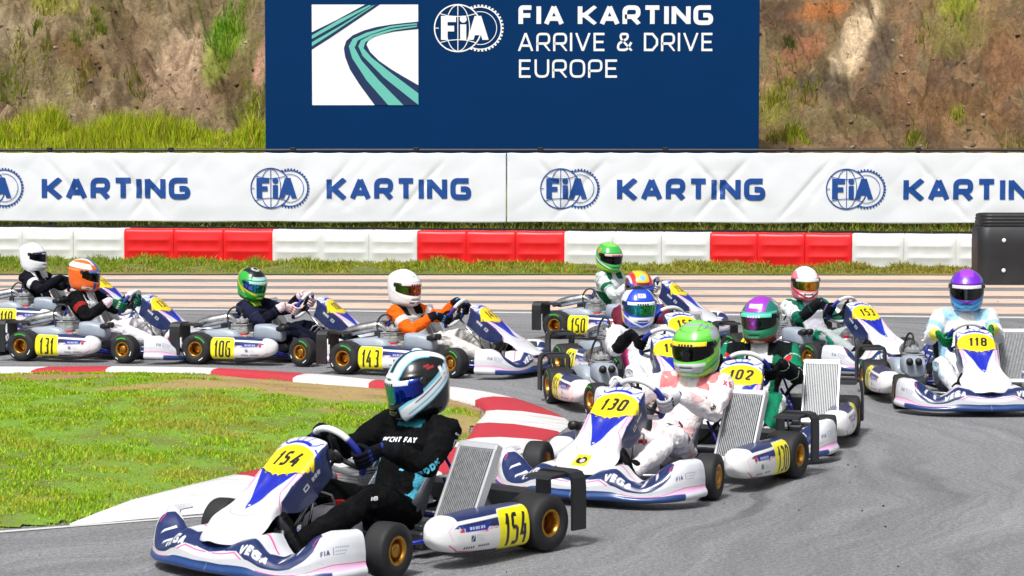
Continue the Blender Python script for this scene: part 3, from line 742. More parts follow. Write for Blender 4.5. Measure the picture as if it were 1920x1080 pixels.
# ---------------------------------------------------------------- billboard
BY = 46.4; BS = F / BY
def bb(px, py, off=0): return np.array([(px - 960) / BS, BY - off, CH - (py - 281) / BS])
t = empty('billboard'); t.location = (bb(960, 0)[0], BY, 0); tag(t, 'huge navy billboard with white road graphic and lettering standing behind the fence', 'billboard')
def bbm(name, V, Q, m, smooth=False):
    V = np.array(V) - np.array([0, BY, 0]); return obj(name, make_mesh(name, V, Q, m, smooth), t)
x0, x1 = bb(499, 0)[0], bb(1422, 0)[0]
mb = MB(); mb.box(((x0 + x1) / 2, BY + .06, 3.75), (x1 - x0, .12, 4.2), bev=.006); V, Q = mb.v, mb.f
fixn(bbm('panel', V, Q, mat('billboard_navy', lin('03305f'), .8, var=.05, vscale=.6, bump=.05, bscale=3, spec=.08)).data)
for px in (620, 850, 1080, 1310):
    mb = MB(); xx = bb(px, 0)[0]; mb.box((xx, BY + .2, 2.6), (.12, .12, 5.2)); fixn(bbm('support_post', mb.v, mb.f, M['steel']).data)
wp = mat('billboard_white', lin('f4f5f6'), .5, var=.03, vscale=1); nv = mat('billboard_dark', lin('0a2a57'), .5); tl = mat('billboard_teal', lin('68c2b4'), .5)
def Zp(p, off): return bb(560 + p[0] / 2.1818, p[1] / 2.1818, off)
def shape(pts, off): return [Zp(p, off) for p in pts], [tuple(range(len(pts)))]
LB = [(491, 92), (440, 97), (380, 104), (320, 114), (270, 128), (225, 147), (198, 170), (188, 200), (193, 235), (212, 285), (250, 345), (313, 431)]
RB = [(491, 350), (430, 315), (380, 285), (330, 250), (295, 215), (280, 185), (290, 165), (325, 148), (390, 133), (440, 127), (491, 122)]
V, Q = shape([(58, 23), (491, 23), (491, 431), (58, 431)], .006); bbm('graphic_panel', V, Q, wp)
V1, Q1 = shape(LB + [(491, 431)] + RB, .010); V2, Q2 = shape([(58, 135), (58, 205), (130, 160), (335, 23), (275, 23), (160, 85)], .010)
bbm('road_graphic', V1 + V2, Q1 + [tuple(i + len(V1) for i in Q2[0])], nv)
SA = [(486, 99), (440, 103), (380, 110), (280, 137), (225, 162), (208, 192), (222, 240), (280, 330), (368, 431), (430, 431), (330, 330), (260, 250), (232, 198), (245, 168), (300, 143), (380, 117), (440, 109), (486, 104)]
SB = [(486, 108), (380, 122), (300, 146), (258, 168), (247, 192), (265, 232), (350, 318), (491, 430), (491, 383), (380, 300), (300, 237), (268, 200), (275, 177), (310, 153), (390, 128), (486, 113)]
SC1 = [(58, 148), (58, 162), (200, 83), (300, 28), (292, 25), (170, 84)]; SC2 = [(58, 176), (58, 192), (140, 140), (312, 27), (306, 27), (180, 106)]
V = []; Q = []
for S in (SA, SB, SC1, SC2):
    v, q = shape(S, .014); Q.append(tuple(i + len(V) for i in q[0])); V += v
bbm('road_stripe', V, Q, tl)
for txt, xa, xb, ya, yb, th, wd in (('FIA KARTING', 972, 1335, 12, 48.5, .23, 1.0), ('ARRIVE & DRIVE', 971, 1336, 63, 97, .13, .9), ('EUROPE', 973, 1158, 112.5, 146.5, .13, .95)):
    h = (yb - ya) / BS; V, Q, tw = text_mesh(txt, h, wd, th, .17 if th < .2 else .14)
    o = bb(xa, yb); V3 = np.stack([o[0] + V[:, 0] * ((xb - xa) / BS) / tw, BY - .006 - V[:, 2] * .001, o[2] + V[:, 1]], 1); bbm('lettering', V3, Q, wp)
c = bb(859, 54.3); r = 43.6 / BS
V, Q = logo(lambda u, v, k: np.array([c[0] + u * r, BY - .006 - k * .001, c[2] + v * r])); bbm('emblem', V, Q, wp)

# ---------------------------------------------------------------- tall black barrier at the right edge
t = empty('black_barrier'); p = ground(1835, 535); t.location = p; tag(t, 'tall black rubber barrier with ribbed top and white bolts at the right edge', 'barrier')
Lx, Dy, Hh = 3.2, .7, .93
def rr(L, D, r=.16, n=8):
    o = []
    for cx, cy, a in ((r, r, PI), (L - r, r, 1.5 * PI), (L - r, D - r, 0), (r, D - r, .5 * PI)):
        o += [(cx + r * math.cos(a + .5 * PI * i / n), cy + r * math.sin(a + .5 * PI * i / n)) for i in range(n + 1)]
    return o
def wall(prof):
    V = []; base = rr(Lx, Dy); n = len(base)
    for z, ins in prof:
        V += [(min(max(x, ins), Lx - ins) if False else x + (ins if x < Lx / 2 else -ins), y + (ins if y < Dy / 2 else -ins), z) for x, y in base]
    Q = [(i * n + j, i * n + (j + 1) % n, (i + 1) * n + (j + 1) % n, (i + 1) * n + j) for i in range(len(prof) - 1) for j in range(n)] + [tuple((len(prof) - 1) * n + j for j in range(n))]
    return fixn(make_mesh('wall', V, Q, mat('rubber_sheet', (.014, .015, .018), .5, var=.3, vscale=4, bump=.1, bscale=6), True))
obj('rubber_sheet', wall([(0, 0), (.3, .003), (.6, 0), (.84, .004), (.855, .02), (.86, .05)]), t)
me = wall([(.85, .06), (.86, .045), (.885, .038), (.895, .05), (.905, .038), (.935, .036), (.945, .05), (.955, .038), (.985, .04), (.995, .054), (1.005, .042), (1.035, .05), (1.05, .09), (1.052, .2)]); obj('ribbed_top', me, t)
mb = MB()
for x in (.36, .98, 1.6, 2.2):
    for z in (.22, .66): mb.lathe([(0, .02), (-.01, .03), (-.018, .02), (-.02, 0)], (x, -.002, z), (0, 1, 0), 12)
obj('bolt', mb.mesh('bolt', M['wmark']), t)

# ---------------------------------------------------------------- earth bank
def bank_h(X, D):
    """D: metres behind the fence line"""
    base = np.interp(D, [0, 1.2, 2.4, 3.8, 5.0, 12, 24, 40], [.42, .5, 1.3, 1.95, 2.35, 8.6, 17, 22])
    bench = .35 * sstep(2.0, 3.4, D) * (1 - sstep(3.8, 6.5, D)) * sstep(0, 3, -X - 3)
    n = (fbm(X * .33, D * .33, 5, 71) - .5) * 2.2 + (np.abs(fbm(X * .5 + D * .5, D * .3 - X * .2, 5, 72) - .5)) * -2.2
    g = (fbm(X * 1.4 + D * .5, D * .35, 5, 73) - .5) * .9 + (fbm(X * 3, D * 3, 5, 74, .6) - .5) * .7 - np.abs(fbm(X * 2.2 + D * 1.2, D * 1.5 - X * .6, 5, 76, .6) - .5) * 1.3
    gl = -.7 * np.exp(-((X - 8.3 - .05 * D) / .5)**2) - .35 * np.exp(-((X - 9.6) / .35)**2) - .8 * np.exp(-((X + 5.6 + .4 * (D - 6)) / .5)**2) - .35 * np.exp(-((X - 7.2 - .03 * D) / .22)**2) - .3 * np.exp(-((X - 8.9 - .02 * D) / .18)**2) - .3 * np.exp(-((X - 10.4) / .2)**2) - .4 * np.exp(-((X + 9.2 - .35 * (D - 4)) / .4)**2)
    return base + bench + (n + g + gl) * sstep(2.6, 6.5, D)
xs = np.arange(-22, 22.01, .05); ds = np.concatenate([np.arange(1.0, 12, .045), np.arange(12, 40, .7)]); gx, gd = np.meshgrid(xs, ds, indexing='ij'); X, D = gx.ravel(), gd.ravel()
Z = bank_h(X, D); Y = fence_y(X) + D
PX = 960 + X / Y * F; PY = HOR - (Z - CH) / Y * F          # only to say where on the slope each kind of soil lies
n0 = fbm(X * .8 + D * .5, D * .5, 5, 81); n1 = fbm(X * 2.6, D * 2.6, 5, 82); n2 = fbm(X * 7, D * 7, 4, 83)
C = np.tile(lin('7a6b52'), (len(X), 1)).astype(float)
C = mixc(C, '5d4b3c', sstep(.45, .65, n0)); C = mixc(C, '958468', sstep(.5, .7, n1) * .7); C = mixc(C, '6c6a3c', sstep(.48, .7, fbm(X * 1.3, D * 1.3, 5, 84)) * (.6 - .4 * sstep(3, 5, X)))
right = sstep(3, 5, X); C = mixc(C, '7d5c44', right * .6 * sstep(.35, .6, n1)); C = mixc(C, '4a3c34', right * sstep(.5, .68, n0) * .55)
def blob(px, py, rx, ry, col, k=1.0, rot=0, sd=1):
    global C
    a, b = (PX - px), (PY - py); c, s = math.cos(rot), math.sin(rot); u, v = (a * c + b * s) / rx, (-a * s + b * c) / ry
    f = np.exp(-(u * u + v * v)); C = mixc(C, col, np.clip(sstep(.25, .75, f + (fbm(X * 3, D * 3, 4, 90 + sd) - .5) * .9) * k, 0, 1))
blob(1595, 85, 85, 32, 'cbb596', 1.0, -1.05, 1); blob(1545, 20, 60, 22, 'a8683c', .8, -.2, 2); blob(1500, 95, 60, 30, '93644a', .7, -.5, 12); blob(1650, 100, 24, 70, '5a4f47', .8, .25, 3); blob(1545, 160, 80, 26, '4b443b', .75, .1, 4)
blob(1800, 60, 80, 50, '77713f', .8, 0, 5); blob(1790, 10, 60, 22, '8a8f30', .8, 0, 6); blob(1880, 120, 50, 90, '7c5a42', .8, 0, 7); blob(1690, 130, 20, 110, '8a6a50', .7, .15, 8); blob(1460, 200, 50, 40, '83803a', .7, 0, 9); blob(1560, 230, 110, 30, '6e6344', .7, 0, 10)
blob(1790, 205, 110, 45, '7d5f40', .7, 0, 11)
blob(350, 110, 52, 85, 'b39a80', .75, .7, 21); blob(350, 170, 100, 50, '957b66', .6, 0, 22); blob(425, 70, 35, 45, '6b8a26', .9, -.5, 23); blob(405, 130, 25, 40, '78882c', .7, 0, 24); blob(440, 160, 50, 30, '55442f', .7, -.6, 25); blob(490, 120, 16, 70, 'b48a78', .8, .2, 26)
blob(100, 30, 60, 40, '8c7a60', .7, 0, 27); blob(30, 60, 50, 50, '9a8a70', .7, 0, 28); blob(160, 110, 70, 30, '63482f', .6, .5, 29); blob(250, 60, 60, 60, '7e6a52', .6, 0, 30); blob(110, 10, 50, 18, '8b8a3a', .7, 0, 31)
dark_flecks = sstep(.55, .72, n2) * .35; C = mixc(C, '3c332a', dark_flecks);  # random darker flecks mixed into the bank colour
low = (1 - sstep(2.6, 4.2, D)); C = mixc(C, '6a7028', low * .8)
C = C * 1.38 + np.array([.012, .006, 0.0])
def bank_mat():
    m, n, l, b = newmat('bank_earth'); a = n.new('ShaderNodeVertexColor'); a.layer_name = 'Col'; tc = n.new('ShaderNodeTexCoord'); out = a.outputs['Color']; hs_ = []
    for sc_, de, ro, lo, hi in ((2.2, 8, .7, .72, 1.30), (11, 8, .75, .66, 1.36), (48, 4, .7, .7, 1.35)):
        t = n.new('ShaderNodeTexNoise'); t.inputs['Scale'].default_value = sc_; t.inputs['Detail'].default_value = de; t.inputs['Roughness'].default_value = ro; l.new(tc.outputs['Object'], t.inputs['Vector'])
        r = n.new('ShaderNodeMapRange'); r.inputs['From Min'].default_value = .32; r.inputs['From Max'].default_value = .68; r.inputs['To Min'].default_value = lo; r.inputs['To Max'].default_value = hi; l.new(t.outputs['Fac'], r.inputs['Value'])
        s_ = n.new('ShaderNodeVectorMath'); s_.operation = 'SCALE'; l.new(out, s_.inputs[0]); l.new(r.outputs[0], s_.inputs['Scale']); out = s_.outputs[0]; hs_.append(t.outputs['Fac'])
    l.new(out, b.inputs['Base Color']); b.inputs['Roughness'].default_value = 1.0; b.inputs['Specular IOR Level'].default_value = .1
    ad = n.new('ShaderNodeMath'); ad.operation = 'MULTIPLY_ADD'; ad.inputs[1].default_value = .5; l.new(hs_[2], ad.inputs[0]); l.new(hs_[1], ad.inputs[2])
    bp = n.new('ShaderNodeBump'); bp.inputs['Strength'].default_value = 1.0; bp.inputs['Distance'].default_value = .09; l.new(ad.outputs[0], bp.inputs['Height']); l.new(bp.outputs[0], b.inputs['Normal']); return m
bank = bank_mat()
tag(obj('earth_bank', make_mesh('earth_bank', np.stack([X, Y, Z], 1), grid_faces(*gx.shape), bank, True, cols=C)), kind='structure')
# tall grass on the left foot of the bank
N = 30000
X = rng.uniform(-14, -4.3, N); D = 2.2 + 2.6 * rng.uniform(0, 1, N); cl = fbm(X * 1.3, D * 1.3, 4, 95); z = bank_h(X, D)
hh = (.12 + .58 * sstep(.25, .7, cl)) * rng.uniform(.5, 1.15, N); cc = gcol(N, ('b4c81c', 'c8d226', 'a0bf1e', 'd2d03a', '93ad1c', 'b8b04a'), .25)
cc = mixc(cc, '8c7a3a', (rng.uniform(0, 1, N) < .15) * .8)
tag(blades('tall_grass', X, fence_y(X) + D, z - .02, hh, rng.uniform(.012, .03, N), cc, .45, GM), 'bright yellow green tall grass at the foot of the bank behind the left banner', 'grass', kind='stuff')
# tufts up the slope
cs = [(420, 55, 260, 26, '6b9a22'), (440, 75, 200, 24, '83a026'), (405, 120, 120, 18, '8a962e'), (180, 45, 50, 10, '8a9030'), (145, 95, 40, 8, '7d8a2c'), (195, 55, 40, 8, '78862a'), (100, 5, 120, 30, '98983a'), (70, 45, 40, 8, '6c7a28'), (40, 105, 60, 16, '8a8a38'), (90, 95, 50, 14, '8a8838'), (255, 155, 60, 16, '7a7a30'),
      (20, 185, 80, 20, '7f8f24'), (290, 0, 60, 14, '9a9a3a'), (1800, 5, 110, 34, '8f9a2c'), (1720, 60, 40, 14, '8f8f34'), (1460, 195, 160, 24, '93962e'), (1490, 250, 120, 16, '98a028'), (1520, 205, 90, 18, '84822e'), (1710, 265, 60, 12, '8f962c'), (1800, 240, 40, 10, '9aa034'), (1475, 85, 40, 8, '54602a'), (1455, 265, 100, 20, '7c7a30'), (1890, 265, 60, 20, '85803a'), (160, 155, 60, 14, '8a8434'), (470, 195, 120, 20, '93a028')]
PXg, PYg = PX, PY; Xs, Ys, Hs, Cs, Zs = [], [], [], [], []
g_idx = np.arange(len(PXg)); gX, gD = gx.ravel(), gd.ravel()
for (px, py, n_, sp, c) in cs:
    near = np.where((np.abs(PXg - px) < 14) & (np.abs(PYg - py) < 14) & (gD < 16))[0]
    if len(near) == 0: continue
    k0 = near[len(near) // 2]; m = n_ * 2
    xx = gX[k0] + rng.normal(0, sp / 93 * .8, m); dd = gD[k0] + rng.normal(0, sp / 93 * .9, m)
    Xs.append(xx); Ys.append(fence_y(xx) + dd); Zs.append(bank_h(xx, dd)); Hs.append(rng.uniform(.08, .30, m)); Cs.append(gcol(m, (c,), .35))
n_ = 5000; xx = rng.uniform(-13, 13, n_); dd = rng.uniform(4, 13, n_); kk = fbm(xx * 1.3, dd * 1.3, 5, 84) > .5; xx, dd = xx[kk], dd[kk]
Xs.append(xx); Ys.append(fence_y(xx) + dd); Zs.append(bank_h(xx, dd)); Hs.append(rng.uniform(.04, .16, len(xx))); Cs.append(gcol(len(xx), ('7a7436', '847f3a', '6a6a2e', '8d8a50'), .3))
Hs = np.concatenate(Hs); tag(blades('bank_tufts', np.concatenate(Xs), np.concatenate(Ys), np.concatenate(Zs) - .01, Hs, rng.uniform(.012, .03, len(Hs)), np.concatenate(Cs), .8, GM), 'scattered weed and grass tufts growing on the brown earth bank', 'weeds', kind='stuff')

# stones lying on the bank
ico = [(0, 0, 1), (.894, 0, .447), (.276, .851, .447), (-.724, .526, .447), (-.724, -.526, .447), (.276, -.851, .447), (.724, .526, -.447), (-.276, .851, -.447), (-.894, 0, -.447), (-.276, -.851, -.447), (.724, -.526, -.447), (0, 0, -1)]
icf = [(0, 1, 2), (0, 2, 3), (0, 3, 4), (0, 4, 5), (0, 5, 1), (1, 6, 2), (2, 7, 3), (3, 8, 4), (4, 9, 5), (5, 10, 1), (6, 7, 2), (7, 8, 3), (8, 9, 4), (9, 10, 5), (10, 6, 1), (11, 7, 6), (11, 8, 7), (11, 9, 8), (11, 10, 9), (11, 6, 10)]
N = 5200; xx = rng.uniform(-13, 13, N); dd = rng.uniform(3.0, 12.5, N); kp = (fbm(xx * 1.1, dd * 1.1, 4, 131) > .44); xx, dd = xx[kp], dd[kp]; n_ = len(xx)
sz = .012 + .05 * rng.uniform(0, 1, n_)**4; V = np.array(ico)[None] * (sz[:, None, None] * rng.uniform(.6, 1.4, (n_, 12, 1))) * np.array([1.2, 1, .7]) + np.stack([xx, fence_y(xx) + dd, bank_h(xx, dd)], 1)[:, None, :]
Fs = (np.array(icf)[None] + (np.arange(n_) * 12)[:, None, None]).reshape(-1, 3); cc = np.array([lin(c) for c in ('8a7a66', 'a39280', '5c5046', '74614e', 'b8a894')])[rng.integers(0, 5, n_)]
tag(obj('bank_stones', make_mesh('bank_stones', V.reshape(-1, 3), Fs, bank, False, cols=np.repeat(cc, 12, 0))), 'small grey and brown stones strewn over the earth bank', 'stones', kind='stuff')

# crumbs of rubber thrown off the racing line
N = 700; Yc = rng.uniform(10.2, 34, N); Xc = rng.uniform(-.26, .26, N) * Yc
rd = np.hypot(Xc - (HC[0] - 1.2), (Yc - HC[1]) * .82); kp = ~inside(np.column_stack([Xc, Yc]), np.vstack([KO[:, :2], poly[len(KI):]])) & (fbm(rd * 2.2, Xc * .3 + 5, 3, 141) > .48); Xc, Yc = Xc[kp], Yc[kp]; n_ = len(Xc)
sz = .002 + .005 * rng.uniform(0, 1, n_)**3; V = np.array(ico)[None] * (sz[:, None, None] * rng.uniform(.5, 1.5, (n_, 12, 1))) * np.stack([rng.uniform(.7, 2.0, n_), rng.uniform(.7, 2.0, n_), np.full(n_, .7)], 1)[:, None, :] + np.stack([Xc, Yc, np.full(n_, .004)], 1)[:, None, :]
Fs = (np.array(icf)[None] + (np.arange(n_) * 12)[:, None, None]).reshape(-1, 3)
tag(obj('rubber_crumbs', make_mesh('rubber_crumbs', V.reshape(-1, 3), Fs, M['tyre'], False)), 'tiny black crumbs of tyre rubber scattered over the grey asphalt', 'rubber crumbs', kind='stuff')
# ---------------------------------------------------------------- racing karts: x forward, y to the kart's left, origin on the ground
RA, FA = -.52, .505         # rear and front axle
def nose_paint(num):
    p = Paint(WHITE)
    p.both([(.03, .118), (.10, .138), (.22, .142), (.36, .142), (.47, .30), (.05, .32)], NAVY)                     # navy cheeks
    p.both([(.36, .138), (.46, .150), (.50, .20), (.47, .32), (.40, .32)], NAVY)
    p.both([(.22, .122), (.40, .118), (.44, .128), (.30, .150), (.24, .142)], LPINK)
    p.lines([(.20, .128), (.34, .120), (.42, .112), (.47, .145), (.50, .2)], .005, PINK)
    p.lines([(.53, .085), (.57, .088), (.59, .06), (.60, 0.0)], .003, PINK, 14); p.lines([(.60, .055), (.55, .1), (.50, .155)], .004, LPINK)
    p.lines([(.33, .095), (.45, .06), (.54, .012)], .004, lin('8899d8'))
    # blue flame running down to a point
    p.poly([(0.285, -.125), (0.314, -.06), (0.319, 0), (0.314, .06), (0.285, .125), (0.339, .098), (0.387, .072), (0.445, .048), (0.513, .022), (0.557, 0.0), (0.513, -.022), (0.445, -.048), (0.387, -.072), (0.339, -.098)], BLUE)
    for t in (-.07, -.035, 0, .035, .07): p.line([(.315 + .01 * (1 - abs(t) * 10), t), (.37, t * .8), (.45 - abs(t), t * .55)], .0035, lin('0a1668'), 10)
    # yellow number panel with torn edges
    p.poly([(0.150, -.085), (0.140, -.04), (0.137, 0), (0.140, .04), (0.150, .085), (0.169, .125), (0.208, .155), (0.237, .19), (0.247, .165), (0.266, .16), (0.276, .135), (0.295, .15), (0.292, .11), (0.305, .085), (0.321, .075), (0.313, .045), (0.329, .02), (0.318, 0), (0.329, -.02), (0.313, -.045), (0.321, -.075), (0.305, -.085), (0.292, -.11), (0.295, -.15), (0.276, -.135), (0.266, -.16), (0.247, -.165), (0.237, -.19), (0.208, -.155), (0.169, -.125)], YEL)
    p.lines([(0.327, .02), (0.317, .06), (0.305, .1), (0.285, .15), (0.292, .18)], .006, lin('101c50')); p.lines([(0.237, .15), (0.256, .19), (0.266, .21)], .006, BLUE)
    # blue scales above the panel
    p.line([(0.127, -.075), (0.116, -.04), (0.113, 0), (0.116, .04), (0.127, .075)], .020, BLUE, 14)
    p.lines([(0.133, .07), (0.120, .105), (0.086, .125)], .009, BLUE); p.lines([(0.116, .03), (0.082, .045), (0.053, .05)], .007, BLUE); p.line([(0.116, 0), (0.048, 0)], .007, BLUE)
    p.lines([(0.145, .115), (0.169, .15), (0.183, .2)], .009, BLUE)
    p.text(num, .094, .272, 0, BLACK, wd=.66, th=.20, gap=.14, slant=.16, align='c', M2=[[0, -1], [1, 0]])
    p.disc(.525, 0, .006, .008, (.7, .72, .75), 12)
    p.both([(.25, .205), (.25, .212), (.20, .212), (.20, .205)], WHITE); p.both([(.30, .20), (.335, .20), (.335, .225), (.30, .225)], WHITE); p.both([(.306, .206), (.329, .206), (.329, .219), (.306, .219)], NAVY)
    for k in range(3): p.both([(.25 - k * .022, .20), (.265 - k * .022, .20), (.265 - k * .022, .222), (.25 - k * .022, .222)], WHITE)
    return p

def nose_mesh(num, cell, badge=False):
    Ls = .80; C = spline([(.425, .565), (.46, .605), (.53, .583), (.63, .505), (.755, .40), (.89, .305), (1.00, .24), (1.11, .188)], 400)
    d = np.concatenate(([0], np.cumsum(np.linalg.norm(np.diff(C, axis=0), axis=1)))); Ls = d[-1]
    nu = int(Ls / cell); s = np.linspace(0, Ls, nu); cx, cz = np.interp(s, d, C[:, 0]), np.interp(s, d, C[:, 1])
    tx, tz = np.gradient(cx, s), np.gradient(cz, s); ln = np.hypot(tx, tz); tx, tz = tx / ln, tz / ln; nx, nz = -tz, tx
    k = Ls / .80
    w = pchip(np.array([0, .03, .07, .15, .3, .45, .55, .62, .68]) * k, [.085, .112, .132, .148, .145, .140, .156, .174, .176], s)
    e0 = .60 * k; f = np.clip((s - e0) / (Ls - e0), 0, 1); w = w * np.sqrt(np.clip(1 - f**2.1, 0.0, 1)) + .001
    sk = pchip(np.array([0, .03, .12, .3, .40, .47, .54, .8]) * k, [.05, .10, .155, .155, .13, .07, .030, .024], s) * np.sqrt(np.clip(1 - f**4, 0.02, 1))
    a = w + sk; nv = int(2 * a.max() / cell); nv += 1 - nv % 2; h = nv // 2
    rho = np.linspace(0, 1, h + 1); r = rho[None, :] * a[:, None]
    th = 1.38 * sstep(-.026, .026, r - w[:, None]) + .20 * np.clip(r / w[:, None], 0, 1) * (1 + .5 * (s[:, None] < .3))
    th = th * (.35 + .65 * (1 - sstep(.50, .62, s / k)))[:, None] + (.25 * sstep(.55, .7, s / k)[:, None]) * np.clip(r / w[:, None], 0, 1)
    dr = np.diff(r, axis=1); mid = (th[:, 1:] + th[:, :-1]) / 2
    y = np.concatenate([np.zeros((nu, 1)), np.cumsum(np.cos(mid) * dr, 1)], 1); dn = np.concatenate([np.zeros((nu, 1)), np.cumsum(np.sin(mid) * dr, 1)], 1)
    # the blue flame is a shallow hollow between two raised ribs
    hol = .012 * sstep(.30, .36, s / k)[:, None] * (1 - sstep(.46, .56, s / k))[:, None] * np.exp(-(r / .045)**4); dn = dn + hol
    Y = np.concatenate([-y[:, :0:-1], y], 1); DN = np.concatenate([dn[:, :0:-1], dn], 1); T = np.concatenate([-r[:, :0:-1], r], 1)
    V = np.stack([cx[:, None] - nx[:, None] * DN, Y, cz[:, None] - nz[:, None] * DN], -1).reshape(-1, 3)
    P = np.stack([np.repeat(s / k, Y.shape[1]), T.ravel()], 1)
    pt = nose_paint(num)
    if badge:
        pt.poly([(.63, -.045), (.63, .045), (.735, .045), (.735, -.045)], YEL); pt.disc(.68, 0, .034, .034, BLACK); pt.disc(.683, .006, .018, .016, (.5, .5, .52)); pt.poly([(.64, -.03), (.64, .005), (.665, -.01)], YEL)
    cols = pt.eval(P, cell)
    me = make_mesh('nose_fairing', V, grid_faces(nu, Y.shape[1]), M['body'], True, cols=cols); return me

def bumper_mesh(cell):
    plan = spline([(1.12, 0), (1.115, .13), (1.10, .27), (1.065, .40), (1.0, .51), (.905, .59), (.815, .625), (.735, .635)], 300)
    d = np.concatenate(([0], np.cumsum(np.linalg.norm(np.diff(plan, axis=0), axis=1)))); Lp = d[-1]
    h = int(Lp / cell); tau = np.linspace(0, Lp, h + 1); px, py = np.interp(tau, d, plan[:, 0]), np.interp(tau, d, plan[:, 1])
    tx, ty = np.gradient(px, tau), np.gradient(py, tau); l = np.hypot(tx, ty); inx, iny = -ty / l * 1.0, tx / l        # inward normal
    zt = pchip([0, .08, .16, .24, .33, .42, .52, .62, .70, Lp], [.172, .178, .20, .215, .165, .145, .175, .235, .255, .252], tau)
    dep = pchip([0, .2, .4, .55, .68, Lp], [.32, .28, .20, .15, .10, .085], tau)
    nq = max(14, int(.36 / cell)); q = np.linspace(0, 1, nq)
    de = pchip([0, .25, .36, .46, .56, .76, .86, 1], [1.0, .42, .16, .05, 0, .0, .10, .75], q); zz = pchip([0, .12, .28, .40, .52, .74, .86, 1], [.93, 1.0, .97, .82, .58, .22, .02, 0], q)
    fl = .018 * np.exp(-((q - .80) / .06)**2)       # splitter lip pushed a little forward
    V = np.zeros((h + 1, nq, 3))
    off = de[None, :] * dep[:, None] - fl[None, :]
    V[..., 0] = px[:, None] + inx[:, None] * off; V[..., 1] = py[:, None] + iny[:, None] * off
    zb = .04 + .012 * sstep(.5, Lp, tau); V[..., 2] = zb[:, None] + zz[None, :] * (zt - zb)[:, None]
    # rounded shoulders run out along the wings
    V[..., 2] -= .02 * np.exp(-((tau[:, None] - .40) / .07)**2) * np.exp(-((q[None, :] - .22) / .2)**2)
    m = V[1:][::-1].copy(); m[..., 1] *= -1; A = np.concatenate([m, V], 0); T = np.concatenate([-tau[1:][::-1], tau])
    P = np.stack([np.repeat(T, nq), np.tile(-.36 * q, len(T))], 1)
    p = Paint(WHITE)
    Y = lambda v: -.36 * v
    p.bothx([(0, Y(.0)), (.15, Y(.0)), (.16, Y(.26)), (.20, Y(.40)), (0, Y(.46))], NAVY)
    p.bothx([(.10, Y(.30)), (.24, Y(.30)), (.34, Y(.31)), (.39, Y(.18)), (.42, Y(0)), (.58, Y(0)), (.63, Y(.10)), (.63, Y(.24)), (.58, Y(.42)), (.47, Y(.55)), (.34, Y(.58)), (.24, Y(.56)), (.18, Y(.46)), (.10, Y(.44))], NAVY)
    p.bothx([(0, Y(.62)), (.30, Y(.70)), (.50, Y(.72)), (.66, Y(.74)), (.66, Y(1)), (0, Y(1))], lin('1c3f78'))
    p.linesx([(.17, Y(.20)), (.26, Y(.17)), (.36, Y(.22))], .007, PINK, 12); p.linesx([(.02, Y(.47)), (.17, Y(.475)), (.22, Y(.565))], .006, PINK)
    p.linesx([(.30, Y(.685)), (.50, Y(.71)), (.66, Y(.725)), (Lp, Y(.70))], .009, PINK); p.linesx([(.58, Y(.34)), (.62, Y(.26)), (.72, Y(.22))], .004, PINK, 10)
    p.bothx([(.48, Y(.72)), (.66, Y(.685)), (Lp, Y(.69)), (Lp, Y(.745)), (.66, Y(.76))], LPINK); p.linesx([(.46, Y(.72)), (.66, Y(.66)), (Lp, Y(.675))], .005, PINK)
    p.bothx([(.44, Y(.14)), (.465, Y(.14)), (.435, Y(.36)), (.41, Y(.42))], WHITE); p.bothx([(.52, Y(.14)), (.54, Y(.14)), (.52, Y(.30)), (.50, Y(.35))], WHITE)
    for x in (-.27, .27): p.text('VEGA', .042, x, Y(.50), WHITE, wd=.95, th=.27, gap=.10, slant=.3, align='c')
    for x in (-.665, .665):
        p.text('FIA', .022, x - .055, Y(.52), NAVY, wd=.8, th=.24); p.line([(x + .005, Y(.45)), (x + .005, Y(.53))], .003, NAVY)
        for k in range(3):
            for i in range(7 - k): p.line([(x + .014 + i * .010, Y(.455 + k * .035)), (x + .020 + i * .010, Y(.455 + k * .035))], .005, (.25, .28, .38))
    cols = p.eval(P, cell)
    return make_mesh('front_bumper', A.reshape(-1, 3), grid_faces(len(T), nq), M['body'], True, cols=cols)

